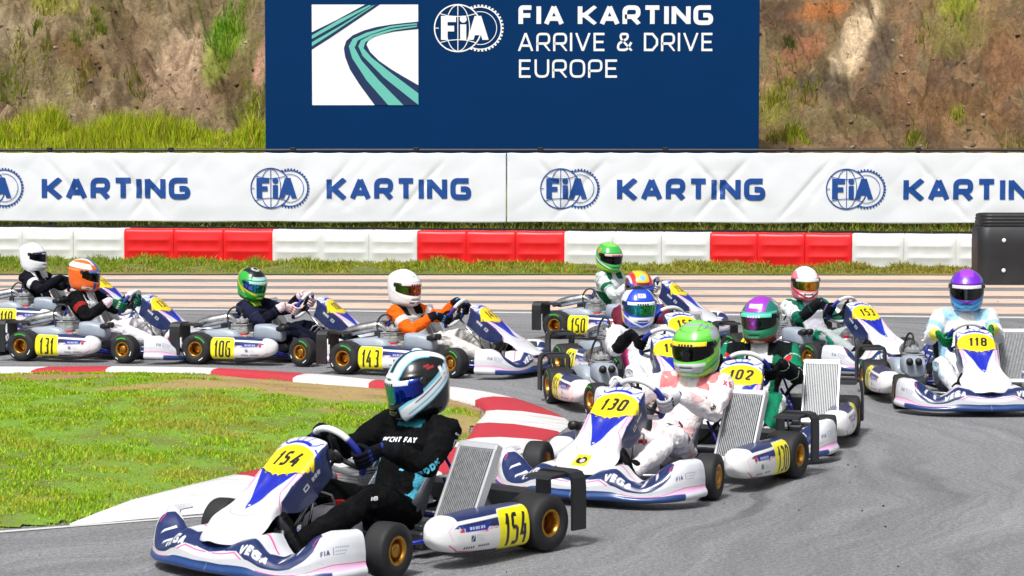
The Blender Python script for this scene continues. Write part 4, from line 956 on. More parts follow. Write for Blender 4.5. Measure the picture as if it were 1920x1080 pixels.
def pod_mesh(side, num, cell, flag):
    x0, x1 = -.375, .265; Lx = x1 - x0; nx = int(Lx / cell); x = np.linspace(x0, x1 - .13, nx); x = np.concatenate([x[:-1], x1 - .13 + .13 * np.sin(np.linspace(0, PI / 2, max(10, int(.16 / cell))))]); nx = len(x)
    e = np.clip((x - (x1 - .13)) / .13, 0, 1); rnd = np.sqrt(np.clip(1 - e**2, 0, 1)) * .999 + .001
    er = np.clip((x0 + .03 - x) / .03, 0, 1); rnd = rnd * (1 - .25 * er**2)
    zc = .152 + .012 * (x - x0) / Lx; hz = .103 - .020 * sstep(-.15, .26, x); hy = .085
    na = int(.62 / cell / .9); an = np.linspace(0, 2 * PI, na, endpoint=False); n_ = 3.4
    cy = np.sign(np.cos(an)) * np.abs(np.cos(an))**(2 / n_); sz = np.sign(np.sin(an)) * np.abs(np.sin(an))**(2 / n_)
    V = np.zeros((nx, na, 3)); V[..., 0] = x[:, None]
    bulge = .010 * (1 - ((x - x0) / Lx * 2 - 1)**2)
    V[..., 1] = side * (.600 + (hy + bulge)[:, None] * rnd[:, None] * cy[None, :] - .012 * rnd[:, None] * (sz[None, :] > 0) * np.abs(sz[None, :]) * (cy[None, :] > 0) - .018 * sstep(.0, .26, x)[:, None])
    V[..., 2] = zc[:, None] + hz[:, None] * rnd[:, None] * sz[None, :]
    a = -side * x; P = np.stack([np.repeat(a, na), V[..., 2].ravel()], 1)
    p = Paint((.80, .80, .80)); s = -side
    def q(pts): return [(s * (u * .9 - .035), v) for u, v in pts]          # layout written for the right-hand pod, mirrored for the left
    p.poly(q([(-.40, .22), (-.14, .222), (.10, .215), (.20, .21), (.23, .195), (.10, .19), (-.05, .183), (-.14, .175), (-.40, .16)]), NAVY); p.poly(q([(-.4, .235), (-.1, .235), (.12, .23), (.2, .226), (.2, .3), (-.4, .3)]), NAVY)
    p.poly(q([(-.04, .205), (.16, .20), (.16, .175), (.0, .172)]), lin('16309c'))
    p.line(q([(-.14, .165), (-.05, .178), (.02, .168), (.18, .166)]), .004, PINK); p.line(q([(-.12, .07), (.02, .066), (.2, .085), (.26, .12)]), .005, PINK)
    p.poly(q([(-.36, .04), (-.1, .048), (.05, .06), (.08, .075), (-.04, .07), (-.36, .066)]), NAVY)
    p.line(q([(.22, .22), (.26, .185), (.24, .14)]), .004, LPINK)
    # name strip, flag, sponsor marks
    if flag == 'r': p.poly(q([(.165, .205), (.205, .20), (.19, .172), (.168, .175)]), lin('d23046')); p.poly(q([(.165, .19), (.168, .175), (.19, .172), (.196, .182)]), lin('7a2a60'))
    else: p.poly(q([(.165, .205), (.20, .205), (.20, .19), (.165, .19)]), lin('20459c')); p.poly(q([(.165, .19), (.20, .19), (.20, .174), (.165, .174)]), lin('cf2638')); p.poly(q([(.20, .205), (.185, .19), (.20, .174)]), WHITE)
    c = s * .03
    for i, wl_ in enumerate((.012, .010, .013, .009, .012, .010)): p.line([(c - .05 + i * .018, .189), (c - .05 + i * .018 + wl_, .189)], .012, (.75, .78, .9)); 
    for i in range(6): p.line([(c - .05 + i * .018 + .003, .189), (c - .05 + i * .018 + .007, .189)], .004, lin('16309c'))
    xx = s * .03
    p.poly([(xx - .045, .125), (xx - .045, .155), (xx - .018, .155), (xx - .018, .125)], lin('10285c')); p.line([(xx - .04, .128), (xx - .024, .152)], .004, WHITE)
    for k in range(3): p.line([(xx - .01, .150 - k * .011), (xx + .05 - .012 * (k % 2), .150 - k * .011)], .0035, (.45, .48, .58))
    for i in range(5): p.line([(xx - .085 + i * .014, .098), (xx - .076 + i * .014, .098)], .011, lin('1b2f63'))
    for i in range(6): p.line([(xx + .005 + i * .013, .100), (xx + .014 + i * .013, .100)], .010, lin('33415f'))
    # yellow number plate
    b = .036; pl = fillet([(s * -.370, .052), (s * -.125, .052), (s * -.125, .250), (s * -.370, .250)], b, True); p.poly([((u - s * -.2475) * 1.03 + s * -.2475, (v - .151) * 1.03 + .151) for u, v in pl], (.75, .75, .75)); p.poly(pl, lin('fbee00'))
    p.text(num, .156, s * -.246, .073, BLACK, wd=.44, th=.13, gap=.075, slant=.06, align='c')
    cols = p.eval(P, cell)
    Pz = V.reshape(-1, 3); f = grid_faces(nx, na, wrap_v=True, flip=(side < 0)); back = [tuple(range(na))] if side < 0 else [tuple(range(na))[::-1]]
    return make_mesh('side_pod', Pz, [tuple(k) for k in f] + back + [tuple((nx - 1) * na + j for j in range(na))], M['body'], True, cols=cols)

def tyre_mesh(w, r, ri):
    mb = MB(); hw = w / 2; c = .03
    prof = [(-hw * .72, ri - .004), (-hw * .86, ri), (-hw * .97, ri + .012), (-hw, ri + .03), (-hw * .985, r - c), (-hw * .93, r - c * .35), (-hw * .8, r - c * .06), (-hw * .5, r), (0, r + .001)]
    prof = prof + [(-a, b) for a, b in prof[-2::-1]]
    mb.lathe(prof, n=48); return mb.mesh('tyre', M['tyre'], True)
def rim_mesh(w, ri, front):
    mb = MB(); hw = w / 2
    mb.lathe([(-hw * .9, ri + .004), (-hw * .93, ri - .003), (-hw * .88, ri - .010), (-hw * .5, ri - .014), (-hw * .2, ri - .018), (0, ri - .022), (hw * .2, ri - .018), (hw * .5, ri - .014), (hw * .88, ri - .010), (hw * .93, ri - .003), (hw * .9, ri + .004)], n=40)
    z = 0.02 if front else -.0
    mb.lathe([(z - .004, 0.02), (z - .004, ri - .018), (z + .004, ri - .018), (z + .004, .02)], n=40)
    mb.lathe([(z - .03, 0), (z - .03, .030), (z - .026, .034), (z + .026, .034), (z + .03, .030), (z + .03, 0)], n=24)
    for i in range(6):
        a = PI * i / 3; mb.tube([(math.cos(a) * .045, z - .009, math.sin(a) * .045), (math.cos(a) * .045, z + .009, math.sin(a) * .045)], .005, 6)
    for i in range(3):
        a = 2 * PI * i / 3; mb.box((math.cos(a) * .05, z, math.sin(a) * .05), (.06, .014, .018), Matrix.Rotation(-a, 3, 'Y'), .003)
    me = mb.mesh('rim', M['gold'], False)
    for p in me.polygons: p.use_smooth = True
    return me
def mark_mesh(w, r, ri, side):
    """green arc and white letters moulded on the outer sidewall"""
    V = []; Q = []; mi = []
    def arc(a0, a1, r0, r1, m):
        n = 8; o = len(V)
        for i in range(n + 1):
            a = a0 + (a1 - a0) * i / n
            for rr_ in (r0, r1): V.append((math.cos(a) * rr_, side * (w / 2 * .999 + .002), math.sin(a) * rr_))
        for i in range(n): Q.append((o + 2 * i, o + 2 * i + 1, o + 2 * i + 3, o + 2 * i + 2)); mi.append(m)
    arc(.75, 1.75, r - .032, r - .020, 0); arc(-1.0, -.55, r - .034, r - .026, 1); arc(3.6, 3.9, r - .034, r - .026, 1)
    return make_mesh('sidewall_marking', V, Q, [M['green'], M['wmark']], False, midx=mi)

def seat_mesh():
    sp = spline([(-.33, .48), (-.305, .42), (-.25, .31), (-.185, .17), (-.11, .075), (0, .055), (.12, .075), (.20, .13)], 26)
    n = len(sp); nv = 21; V = []
    t = np.gradient(sp, axis=0); t = t / np.linalg.norm(t, axis=1)[:, None]
    hh = np.interp(np.linspace(0, 1, n), [0, .2, .45, .7, 1], [.03, .07, .16, .15, .05]); ww = np.interp(np.linspace(0, 1, n), [0, .2, .5, 1], [.13, .165, .175, .165])
    for i in range(n):
        nx, nz = -t[i, 1] * -1, t[i, 0] * 1.0            # towards the driver
        nx, nz = (-t[i][1], t[i][0])
        for j in range(nv):
            v = j / (nv - 1) * 2 - 1; yy = ww[i] * math.copysign(abs(math.sin(v * PI / 2))**.8, v); k = max(0, (abs(v) - .45) / .55)**1.6 * hh[i]
            V.append((sp[i, 0] + nx * k, yy, sp[i, 1] + nz * k))
    return make_mesh('seat', V, grid_faces(n, nv), M['seat'], True)

def steering_mesh():
    R0, rt = .152, .0165; n, m = 72, 10; V = []; C = []
    for i in range(n):
        a = 2 * PI * i / n; u, v = math.sin(a) * R0, math.cos(a) * R0; 
        if v < -.09: v = -.09 - (-.09 - v) * .35        # flattened bottom
        al = abs((math.degrees(a) + 180) % 360 - 180)
        c = lin('d9d9dc') if al < 42 else (lin('16268c') if al < 128 else lin('c9cace'))
        for j in range(m):
            b = 2 * PI * j / m; k = 1 + rt * math.cos(b) / R0; V.append((u * k, v * k, rt * math.sin(b))); C.append(c)
    return make_mesh('grip_ring', V, grid_faces(n, m, True, True), cached('gripmat', lambda: colmat('steering_grip', .55, coat=0, bump=.15, bscale=120)), True, cols=np.array(C))

def radiator_core():
    mb = MB(); w, h = .222, .405
    mb.mi = 1; mb.box((0, 0, 0), (.030, w - .004, h - .004)); mb.mi = 0
    for i in range(18): mb.box((.019, -w / 2 + .012 + i * (w - .024) / 17, 0), (.012, .0058, h - .006))
    return mb.mesh('core', [cached('radm', lambda: mat('radiator_fin', (.34, .35, .36), .55, .5, var=.3, vscale=40)), M['black']], False)
def radiator_frame():
    mb = MB(); w, h = .222, .405
    for s in (-1, 1): mb.box((0, s * (w / 2 + .006), 0), (.052, .016, h), bev=.003)
    mb.box((0, 0, h / 2 + .012), (.056, w + .03, .04), bev=.008); mb.box((0, 0, -h / 2 - .012), (.056, w + .03, .04), bev=.008)
    return mb.mesh('frame', cached('radf', lambda: mat('radiator_frame', (.72, .73, .75), .35, .6)), False)

def build_shared():
    S = {}
    def mesh_of(key, fn): S[key] = fn()
    mesh_of('rt', lambda: tyre_mesh(.205, .14, .066)); mesh_of('ft', lambda: tyre_mesh(.128, .130, .066)); mesh_of('rr', lambda: rim_mesh(.205, .066, False)); mesh_of('fr', lambda: rim_mesh(.128, .066, True))
    for s in (-1, 1): S['rm', s] = mark_mesh(.205, .14, .066, s); S['fm', s] = mark_mesh(.128, .13, .066, s)
    S['seat'] = seat_mesh(); S['ring'] = steering_mesh(); S['rc'] = radiator_core(); S['rf'] = radiator_frame()
    mb = MB(); mb.lathe([(-.018, 0), (-.018, .03), (.0, .045), (.004, .045), (.008, .03), (.008, 0)], (0, 0, -.02), (0, 0, 1), 20)
    for a in (0, 2.2, -2.2):
        mb.tube([(math.sin(a) * .03, math.cos(a) * .03, -.014), (math.sin(a) * .145, math.cos(a) * (.145 if a == 0 else .115), 0)], [.014, .009], 8)
    S['spoke'] = mb.mesh('spoke', M['black'], True)
    mb = MB()                                                     # chassis tubes
    for s in (-1, 1):
        mb.tube([(-.60, s * .30, .09), (-.1, s * .30, .075), (.3, s * .29, .07), (.48, s * .22, .075), (.78, s * .19, .075), (.86, s * .12, .075)], .015, 8)
        mb.tube([(-.28, s * .32, .075), (-.26, s * .44, .11), (.20, s * .44, .11), (.24, s * .30, .075)], .01, 8)
        mb.tube([(-.30, s * .30, .085), (-.30, s * .165, .34)], .009, 8); mb.tube([(-.45, s * .28, .10), (-.30, s * .165, .46)], .008, 8)
    mb.tube([(-.50, -.34, .10), (-.50, .34, .10)], .015, 8); mb.tube([(.1, -.3, .07), (.1, .3, .07)], .012, 8); mb.tube([(.86, -.12, .075), (.86, .12, .075)], .015, 8)
    S['chassis'] = mb.mesh('chassis', M['blue'], True)
    mb = MB(); mb.prism([(.12, -.27), (.5, -.2), (.84, -.15), (.84, .15), (.5, .2), (.12, .27)], .042, .052); S['floor'] = mb.mesh('floor_tray', M['black'])
    mb = MB(); mb.tube([(RA, -.60, .14), (RA, .60, .14)], .02, 12); mb.lathe([(-.012, 0), (-.012, .085), (.0, .09), (.012, .085), (.012, 0)], (RA, -.2, .14), (0, 1, 0), 28); S['axle'] = mb.mesh('rear_axle', M['steel'], False)
    mb = MB(); mb.lathe([(-.006, 0), (-.006, .095), (.006, .095), (.006, 0)], (RA, .2, .14), (0, 1, 0), 28); mb.box((RA + .07, .2, .19), (.07, .07, .06), bev=.01); S['disc'] = mb.mesh('brake_disc', M['steel'])
    mb = MB(); mb.tube([(.285, 0, .50), (.64, 0, .10)], .0095, 8); S['column'] = mb.mesh('steering_column', M['chrome'], True)
    mb = MB(); mb.tube([(.60, -.40, .135), (.62, 0, .11), (.60, .40, .135)], .008, 8)
    for s in (-1, 1): mb.tube([(.50, s * .25, .08), (.53, s * .40, .13), (.53, s * .50, .13)], .014, 8); mb.box((.53, s * .41, .13), (.05, .03, .09), bev=.008)
    S['tie'] = mb.mesh('tie_rod', M['steel'], True)
    mb = MB(); mb.box((0, 0, 0), (.02, .065, .11), Matrix.Rotation(-.3, 3, 'Y'), .006); mb.tube([(0, 0, -.05), (-.03, 0, -.11)], .007, 8); S['pedal'] = mb.mesh('pedal', M['steel'])
    # fuel tank under the steering column
    V = []; zs = [0, .01, .05, .10, .15, .185, .2]; k = [(.85), .98, 1, .97, .85, .62, .3]
    for z, q in zip(zs, k):
        for a in np.linspace(0, 2 * PI, 28, endpoint=False):
            c, s_ = math.cos(a), math.sin(a); V.append((.32 + .15 * q * math.copysign(abs(c)**.6, c), .115 * q * math.copysign(abs(s_)**.6, s_), .065 + z))
    S['tank'] = make_mesh('fuel_tank', V, [tuple(f) for f in grid_faces(len(zs), 28, wrap_v=True)] + [tuple((len(zs) - 1) * 28 + j for j in range(28))], M['tank'], True)
    mb = MB(); mb.lathe([(0, .028), (.02, .028), (.024, .022), (.024, 0)], (.30, .03, .262), (0, 0, 1), 16); S['cap'] = mb.mesh('cap', M['red'], False)
    mb = MB()
    for s in (-1, 1): mb.tube([(.36, s * .07, .26), (.42, s * .10, .33), (.5, s * .09, .36), (.6, s * .05, .3)], .006, 8)
    S['hose'] = mb.mesh('fuel_hose', cached('hosem', lambda: mat('clear_hose', (.45, .45, .47), .3)), True)
    mb = MB()
    for s in (-1, 1): mb.tube([(.60, s * .1, .07), (.50, s * .1, .50)], .008, 8)
    S['bracket'] = mb.mesh('fairing_bracket', M['chrome'], True)
    # engine on the right-hand side
    mb = MB(); mb.box((-.20, -.33, .19), (.20, .16, .16), bev=.02); mb.lathe([(-.10, 0), (-.10, .07), (-.085, .085), (.085, .085), (.10, .07), (.10, 0)], (-.20, -.33, .17), (0, 1, 0), 24); mb.box((-.20, -.33, .30), (.15, .14, .085), bev=.015)
    S['engine'] = mb.mesh('engine', M['alu'], False)
    mb = MB()
    for i in range(6): mb.box((-.20, -.33, .285 + i * .014), (.17 - .006 * (i > 3), .155, .006), bev=.001)
    mb.lathe([(0, .066), (.022, .066), (.03, .05), (.03, 0)], (-.20, -.33, .372), (0, 0, 1), 20); mb.lathe([(.03, .016), (.055, .014), (.06, .012), (.06, 0)], (-.20, -.33, .372), (0, 0, 1), 12)
    for i in range(4): mb.lathe([(0, .009), (.012, .009), (.012, 0)], (-.20 + .05 * math.cos(PI / 4 + PI / 2 * i), -.33 + .05 * math.sin(PI / 4 + PI / 2 * i), .398), (0, 0, 1), 8)
    S['head'] = mb.mesh('cylinder_head', M['alu'], False)
    mb = MB(); mb.box((-.20, -.36, .135), (.16, .13, .03), bev=.006); mb.box((-.20, -.33, .262), (.165, .155, .016), bev=.003); S['mount'] = mb.mesh('engine_mount', M['red'])
    mb = MB(); mb.tube(spline([(-.20, -.33, .43), (-.22, -.33, .50), (-.28, -.35, .51), (-.33, -.37, .44), (-.30, -.40, .33), (-.26, -.41, .24)], 20), .009, 8); mb.lathe([(-.02, .014), (.02, .014), (.025, .0)], (-.20, -.33, .435), (0, 0, 1), 10); S['lead'] = mb.mesh('spark_lead', M['rubberhose'], True)
    mb = MB(); mb.box((-.095, -.33, .24), (.07, .08, .09), bev=.012); mb.tube([(-.07, -.33, .25), (.0, -.34, .275)], .034, 14); S['carb'] = mb.mesh('carburettor', M['steel'], False)
    V = []; stn = [(-.03, .7, .29), (-.02, .95, .29), (.03, 1.0, .29), (.10, 1.02, .29), (.17, .95, .28), (.23, .8, .265), (.245, .6, .26)]
    for x, k_, zc in stn:
        for a in np.linspace(0, 2 * PI, 24, endpoint=False):
            c, s_ = math.cos(a), math.sin(a); V.append((x, -.385 + .088 * k_ * math.copysign(abs(c)**.55, c), zc + (.075 * k_) * math.copysign(abs(s_)**.55, s_)))
    S['airbox'] = make_mesh('airbox', V, [tuple(f) for f in grid_faces(len(stn), 24, wrap_v=True)] + [tuple(range(24)), tuple((len(stn) - 1) * 24 + j for j in range(24))], M['grey'], True); fixn(S['airbox'])
    mb = MB()
    for dy in (-.035, .035): mb.tube([(.20, -.40 + dy, .32), (.26, -.41 + dy, .335), (.29, -.415 + dy, .335)], [.026, .028, .028], 14); 
    S['horn'] = mb.mesh('intake_horn', M['rubberhose'], True)
    mb = MB(); mb.tube(spline([(-.25, -.31, .30), (-.28, -.30, .37), (-.33, -.30, .405), (-.42, -.31, .395), (-.54, -.32, .37), (-.64, -.32, .345), (-.70, -.32, .33)], 26), np.interp(np.linspace(0, 1, 26), [0, .15, .4, .65, .8, .88, 1], [.022, .026, .048, .05, .045, .028, .026]), 18); S['exhaust'] = mb.mesh('exhaust_pipe', M['chrome'], True)
    # chain guard: sloping grey wedge between engine and rear wheel
    V = []; 
    for x, zt, zb_ in ((-.16, .245, .2), (-.24, .30, .2), (-.34, .315, .2), (-.44, .30, .24), (-.52, .295, .26), (-.60, .28, .26)):
        for y, z in ((-.47, zb_), (-.47, zt - .012), (-.45, zt), (-.27, zt + .004), (-.25, zt - .01), (-.25, zb_)): V.append((x, y, z))
    S['guard'] = fixn(make_mesh('chain_guard', V, [tuple(f) for f in grid_faces(6, 6)] + [tuple(range(6)), tuple(range(30, 36))], M['grey'], True))
    # rear bumper: an inverted U over each rear tyre joined by a bar
    def guard(s):
        mb = MB(); prof = [(.700, .085), (.700, .30), (.695, .345), (.675, .372), (.64, .38), (.50, .38), (.47, .365), (.455, .335), (.455, .24)]
        x0, x1 = -.770, -.668; V = []
        for x, k_ in ((x0, 0), (x0 + .01, 1), (x1 - .01, 1), (x1, 0)):
            for y, z in prof: V.append((x, s * (y - .006 * (1 - k_) * 0), z))
        for x in (x1, x0):
            for i, (y, z) in enumerate(prof):
                a = np.array(prof[max(i - 1, 0)]); b = np.array(prof[min(i + 1, len(prof) - 1)]); t = (b - a) / np.linalg.norm(b - a); V.append((x, s * (y - t[1] * .016), z + t[0] * .016 * (1 if True else 0) - .0))
        n = len(prof); f = [tuple(q) for q in grid_faces(6, n, wrap_u=True)]
        f += [(0, n, 2 * n, 3 * n, 4 * n, 5 * n), tuple(k * n + n - 1 for k in range(6))]
        mb.add(V, f)
        mb.prism([(-.815, .10), (-.68, .10), (-.68, .02), (-.70, 0)] if False else [(-.765, .352), (-.52, .352), (-.56, .368), (-.765, .374)], s * .50, s * .66, Matrix(((1, 0, 0), (0, 0, 1), (0, 1, 0))))
        return mb.mesh('wheel_guard', M['black'], False)
    S['wg', 1] = guard(1); S['wg', -1] = guard(-1)
    mb = MB(); mb.box((-.72, 0, .20), (.09, .94, .12), bev=.02); mb.tube([(-.72, -.46, .10), (-.72, .46, .10)], .014, 8); S['rb'] = mb.mesh('rear_bumper', M['black'])
    mb = MB(); mb.tube(spline([(-.22, .34, .40), (-.30, .25, .36), (-.3, .1, .2), (-.2, -.2, .18)], 16), .013, 8); mb.tube(spline([(-.12, .50, .13), (-.2, .4, .09), (-.22, 0, .06), (-.2, -.26, .13)], 16), .013, 8); S['rhose'] = mb.mesh('coolant_hose', M['rubberhose'], True)
    mb = MB(); mb.box((-.02, .30, .085), (.16, .10, .09), bev=.012); mb.box((.0, .30, .145), (.07, .05, .03), bev=.006); S['batt'] = mb.mesh('battery_box', M['black'])
    mb = MB(); mb.box((0, 0, 0), (.012, .085, .055), bev=.008); S['dash'] = mb.mesh('lap_timer', M['black'])
    return S
SH = build_shared()

def build_kart(num, label, pos, ang, cell=.004, steer=0.0, badge=False, flag='r', marks=True, swr=None):
    t = empty('racing_kart'); t.location = (pos[0], pos[1], 0.004); t.rotation_euler = (0, 0, ang)
    tag(t, label, 'racing kart', 'racing karts going round the hairpin')
    o = obj('nose_fairing', nose_mesh(num, cell, badge), t); o.modifiers.new('thick', 'SOLIDIFY').thickness = .006
    bm_ = cached(('bumper', cell), lambda: bumper_mesh(cell)); o = obj('front_bumper', bm_, t); md = o.modifiers.new('thick', 'SOLIDIFY'); md.thickness = .006
    for s in (1, -1): obj('side_pod', pod_mesh(s, num, cell, flag), t)
    for x, yy, tk, rk, mk, r, st in ((RA, .588, 'rt', 'rr', 'rm', .14, 0), (FA, .555, 'ft', 'fr', 'fm', .13, steer)):
        for s in (1, -1):
            w = empty('wheel', t); w.location = (x, s * yy, r); w.rotation_euler = (0, 0, st)
            spin = rng.uniform(0, 6); q = obj('tyre', SH[tk], w, None, (0, spin if False else 0, 0)); q2 = obj('rim', SH[rk], w, None, (0, spin, 0 if s > 0 else PI))
            if marks: obj('sidewall_marking', SH[mk, s], w, None, (0, rng.uniform(-.4, .4), 0))
    for k in ('seat', 'chassis', 'floor', 'axle', 'disc', 'column', 'tie', 'bracket', 'hose', 'guard', 'rb', 'rhose', 'batt', 'airbox', 'carb', 'exhaust'):
        o = obj(SH[k].name.split('.')[0], SH[k], t)
        if k == 'seat': o.modifiers.new('thick', 'SOLIDIFY').thickness = .008
        if k == 'airbox': obj('intake_horn', SH['horn'], o)
    e = obj('engine', SH['engine'], t); obj('cylinder_head', SH['head'], e); obj('engine_mount', SH['mount'], e); obj('spark_lead', SH['lead'], e)
    o = obj('fuel_tank', SH['tank'], t); obj('cap', SH['cap'], o)
    for s in (1, -1): obj('wheel_guard', SH['wg', s], t); obj('pedal', SH['pedal'], t, (.80, s * .13, .17))
    r = empty('radiator', t); r.location = (-.15, .455, .335); r.rotation_euler = (0, -.48, 0); obj('core', SH['rc'], r); obj('frame', SH['rf'], r)
    sw = empty('steering_wheel', t); zz = Vector((-.86, 0, .51)).normalized(); yy = Vector((.51, 0, .86)).normalized(); xx = yy.cross(zz)
    Rm = Matrix((xx, yy, zz)).transposed() @ Matrix.Rotation(steer * .9 if swr is None else swr, 3, 'Z'); sw.location = (.275, 0, .505); sw.rotation_euler = Rm.to_euler()
    obj('grip_ring', SH['ring'], sw); obj('spoke', SH['spoke'], sw); obj('lap_timer', SH['dash'], sw, (0, .07, -.006), (0, PI / 2, 0))
    return t, Rm

def place(ang, local, px, py, z=0.0):
    """ground position of a kart whose local point (x, y) is seen at photo pixel px,py at height z"""
    g = ground(px, py, z); c, s = math.cos(ang), math.sin(ang)
    return np.array([g[0] - (c * local[0] - s * local[1]), g[1] - (s * local[0] + c * local[1])])
D2 = math.radians
KARTS = [  # number, heading, anchor (local xy, pixel), cell, steer, badge, flag
 ('154', -131, (RA, .69), (1036, 1036), .0028, .14, False, 'b'), ('130', -120, (RA, .69), (1503, 898), .0034, .16, True, 'r'), ('102', -103, (RA, .69), (1612, 818), .0045, .10, False, 'r'),
 ('118', -89, (FA, -.565), (1687, 766), .0045, -.12, False, 'r'), ('153', -57, (FA, -.565), (1520, 698), .005, .1, False, 'r'), ('155', -77, (RA, -.69), (1024, 757), .005, .12, False, 'r'),
 ('152', -68, (RA, -.69), (1044, 705), .005, .12, False, 'r'), ('150', -26, (RA, -.69), (1038, 636), .005, .05, False, 'r'),
 ('143', -23, (RA, -.69), (641, 703), .0045, -.3, False, 'r'), ('106', -17, (RA, -.69), (365, 684), .0045, -.25, False, 'r'), ('131', -17, (RA, -.69), (37, 678), .0045, -.1, False, 'r'),
 ('119', -14, (RA, -.69), (-32, 622), .005, 0, False, 'r'), ('158', -8, (1.05, 0), (26, 660), .006, 0, False, 'r')]
KLAB = {'154': 'white and navy racing kart numbered 154, leading the pack in the foreground', '130': 'white and navy racing kart numbered 130 with a yellow badge on its nose', '102': 'white and navy racing kart numbered 102, behind and beside kart 130',
 '118': 'white and navy racing kart numbered 118, coming head-on at the right edge', '153': 'white and navy racing kart under the pink and white helmeted driver', '155': 'white and navy racing kart under the blue and white helmeted driver in white suit',
 '152': 'white and navy racing kart numbered 152 under the maroon helmeted driver', '150': 'white and navy racing kart numbered 150, farthest back in the middle group', '143': 'white and navy racing kart numbered 143, under the driver with orange sleeves',
 '106': 'white and navy racing kart numbered 106, between karts 131 and 143', '131': 'white and navy racing kart numbered 131, under the orange helmeted driver', '119': 'white and navy racing kart numbered 119, under the plain white helmet at the left', '158': 'racing kart cut by the left edge, only its nose showing behind kart 131'}
KPOS = {}
for num, ang, loc, px, cell, steer, badge, flag in KARTS:
    a = D2(ang); pos = place(a, loc, *px); t, Rm = build_kart(num, KLAB[num], pos, a, cell, steer, badge, flag, marks=num not in ('154', '130', '102')); KPOS[num] = (t, pos, a, Rm)
# ---------------------------------------------------------------- drivers
for ch, g in {'m': (1.25, [([(0, -.08), (0, .7), (.5, .7), (.5, -.08)], 0, .2), ([(.5, .7), (1, .7), (1, -.08)], 0, .2)]), 'n': (.8, [([(0, -.08), (0, .7), (1, .7), (1, -.08)], 0, .25)]),
              'b': (.8, [([(0, 1.08), (0, 0), (1, 0), (1, .7), (0, .7)], 0, .25)]), 'o': (.8, [([(0, 0), (0, .7), (1, .7), (1, 0)], 1, .25)])}.items(): G[ch] = g

def vn3(P, sc, seed):
    x, y, z = (P * sc).T
    return (vnoise(x + .37 * z, y + .61 * z, seed) + vnoise(y + .43 * x, z - .29 * x, seed + 5) + vnoise(z + .53 * y, x - .31 * y, seed + 9)) / 3

def limb(mb, pts, rad, n=14, flat=1.0):
    """closed tapered tube with round ends"""
    P = [np.array(p, float) for p in pts]; r = list(rad)
    a = P[0] + (P[0] - P[1]) / np.linalg.norm(P[0] - P[1]) * r[0] * .7; b = P[-1] + (P[-1] - P[-2]) / np.linalg.norm(P[-1] - P[-2]) * r[-1] * .7
    m0 = P[0] + (a - P[0]) * .6; m1 = P[-1] + (b - P[-1]) * .6
    mb.tube([a, m0] + P + [m1, b], [r[0] * .3, r[0] * .78] + r + [r[-1] * .78, r[-1] * .3], n)
def rings(mb, secs, n=24):
    """closed loft of ellipses: (centre, half width y, half depth, tilt of the depth axis)"""
    V = []
    for c, wy, dp, tl in secs:
        ax = np.array([math.cos(tl), 0, math.sin(tl)])
        for j in range(n):
            a = 2 * PI * j / n; V.append(tuple(np.array(c) + ax * dp * math.cos(a) + np.array([0, 1, 0]) * wy * math.sin(a)))
    k = len(secs); Q = [tuple(q) for q in grid_faces(k, n, wrap_v=True)] + [tuple(range(n)), tuple((k - 1) * n + j for j in range(n - 1, -1, -1))]
    mb.add(V, Q)

def remesh(mb, vox, smooth=5):
    me = fixn(make_mesh('tmp', mb.v, mb.f)); o = bpy.data.objects.new('tmp', me); COL.objects.link(o)
    m = o.modifiers.new('r', 'REMESH'); m.mode = 'VOXEL'; m.voxel_size = vox; m.use_smooth_shade = True
    s = o.modifiers.new('s', 'SMOOTH'); s.factor = .5; s.iterations = smooth
    dg = bpy.context.evaluated_depsgraph_get(); dg.update(); ev = o.evaluated_get(dg); e = ev.to_mesh()
    V = np.empty(len(e.vertices) * 3, np.float32); e.vertices.foreach_get('co', V); N = np.empty(len(e.vertices) * 3, np.float32); e.vertices.foreach_get('normal', N)
    Fc = [tuple(p.vertices) for p in e.polygons]; ev.to_mesh_clear(); bpy.data.objects.remove(o); bpy.data.meshes.remove(me)
    return V.reshape(-1, 3).astype(float), N.reshape(-1, 3).astype(float), Fc

def glove_raw():
    """a fist round a bar along local z: fingers go from the knuckles over +y and close on +x, thumb along the bar"""
    mb = MB()
    def ar(a, r, z): return (math.cos(a) * r, math.sin(a) * r, z)
    for z, end, rr_, dz in ((.034, -70, .0098, .006), (.0125, -85, .0104, .001), (-.0095, -80, .0100, -.003), (-.030, -55, .0088, -.007)):
        A = np.radians(np.linspace(158, end, 9)); R_ = np.interp(np.linspace(0, 1, 9), [0, .2, .35, .6, .75, 1], [.047, .041, .036, .0305, .031, .028])
        limb(mb, [ar(a, r, z + dz * k / 8) for k, (a, r) in enumerate(zip(A, R_))], list(np.interp(np.linspace(0, 1, 9), [0, .3, .55, 1], [rr_ * 1.15, rr_ * 1.08, rr_, rr_ * .86])), 10)
    A = np.radians(np.linspace(200, 318, 7)); limb(mb, [ar(a, r, z) for a, r, z in zip(A, (.050, .044, .038, .034, .0315, .030, .029), (.012, .030, .044, .052, .055, .055, .054))], [.015, .014, .0125, .0118, .011, .0108, .009], 10)
    # palm: from the knuckles back to the wrist
    V = []
    for x, yc, hy, zc, hz in ((-.030, .018, .012, .002, .043), (-.045, .012, .017, .002, .044), (-.065, .000, .019, .002, .042), (-.085, -.010, .021, .001, .037), (-.105, -.018, .024, 0, .032), (-.126, -.022, .024, 0, .030)):
        for a in np.linspace(0, 2 * PI, 18, endpoint=False):
            c, s = math.cos(a), math.sin(a); V.append((x, yc + hy * math.copysign(abs(c)**.8, c), zc + hz * math.copysign(abs(s)**.8, s)))
    mb.add(V, [tuple(q) for q in grid_faces(6, 18, wrap_v=True)] + [tuple(range(18)), tuple(range(5 * 18, 6 * 18))])
    return remesh(mb, .0036, 3)
GV, GN, GF = glove_raw()

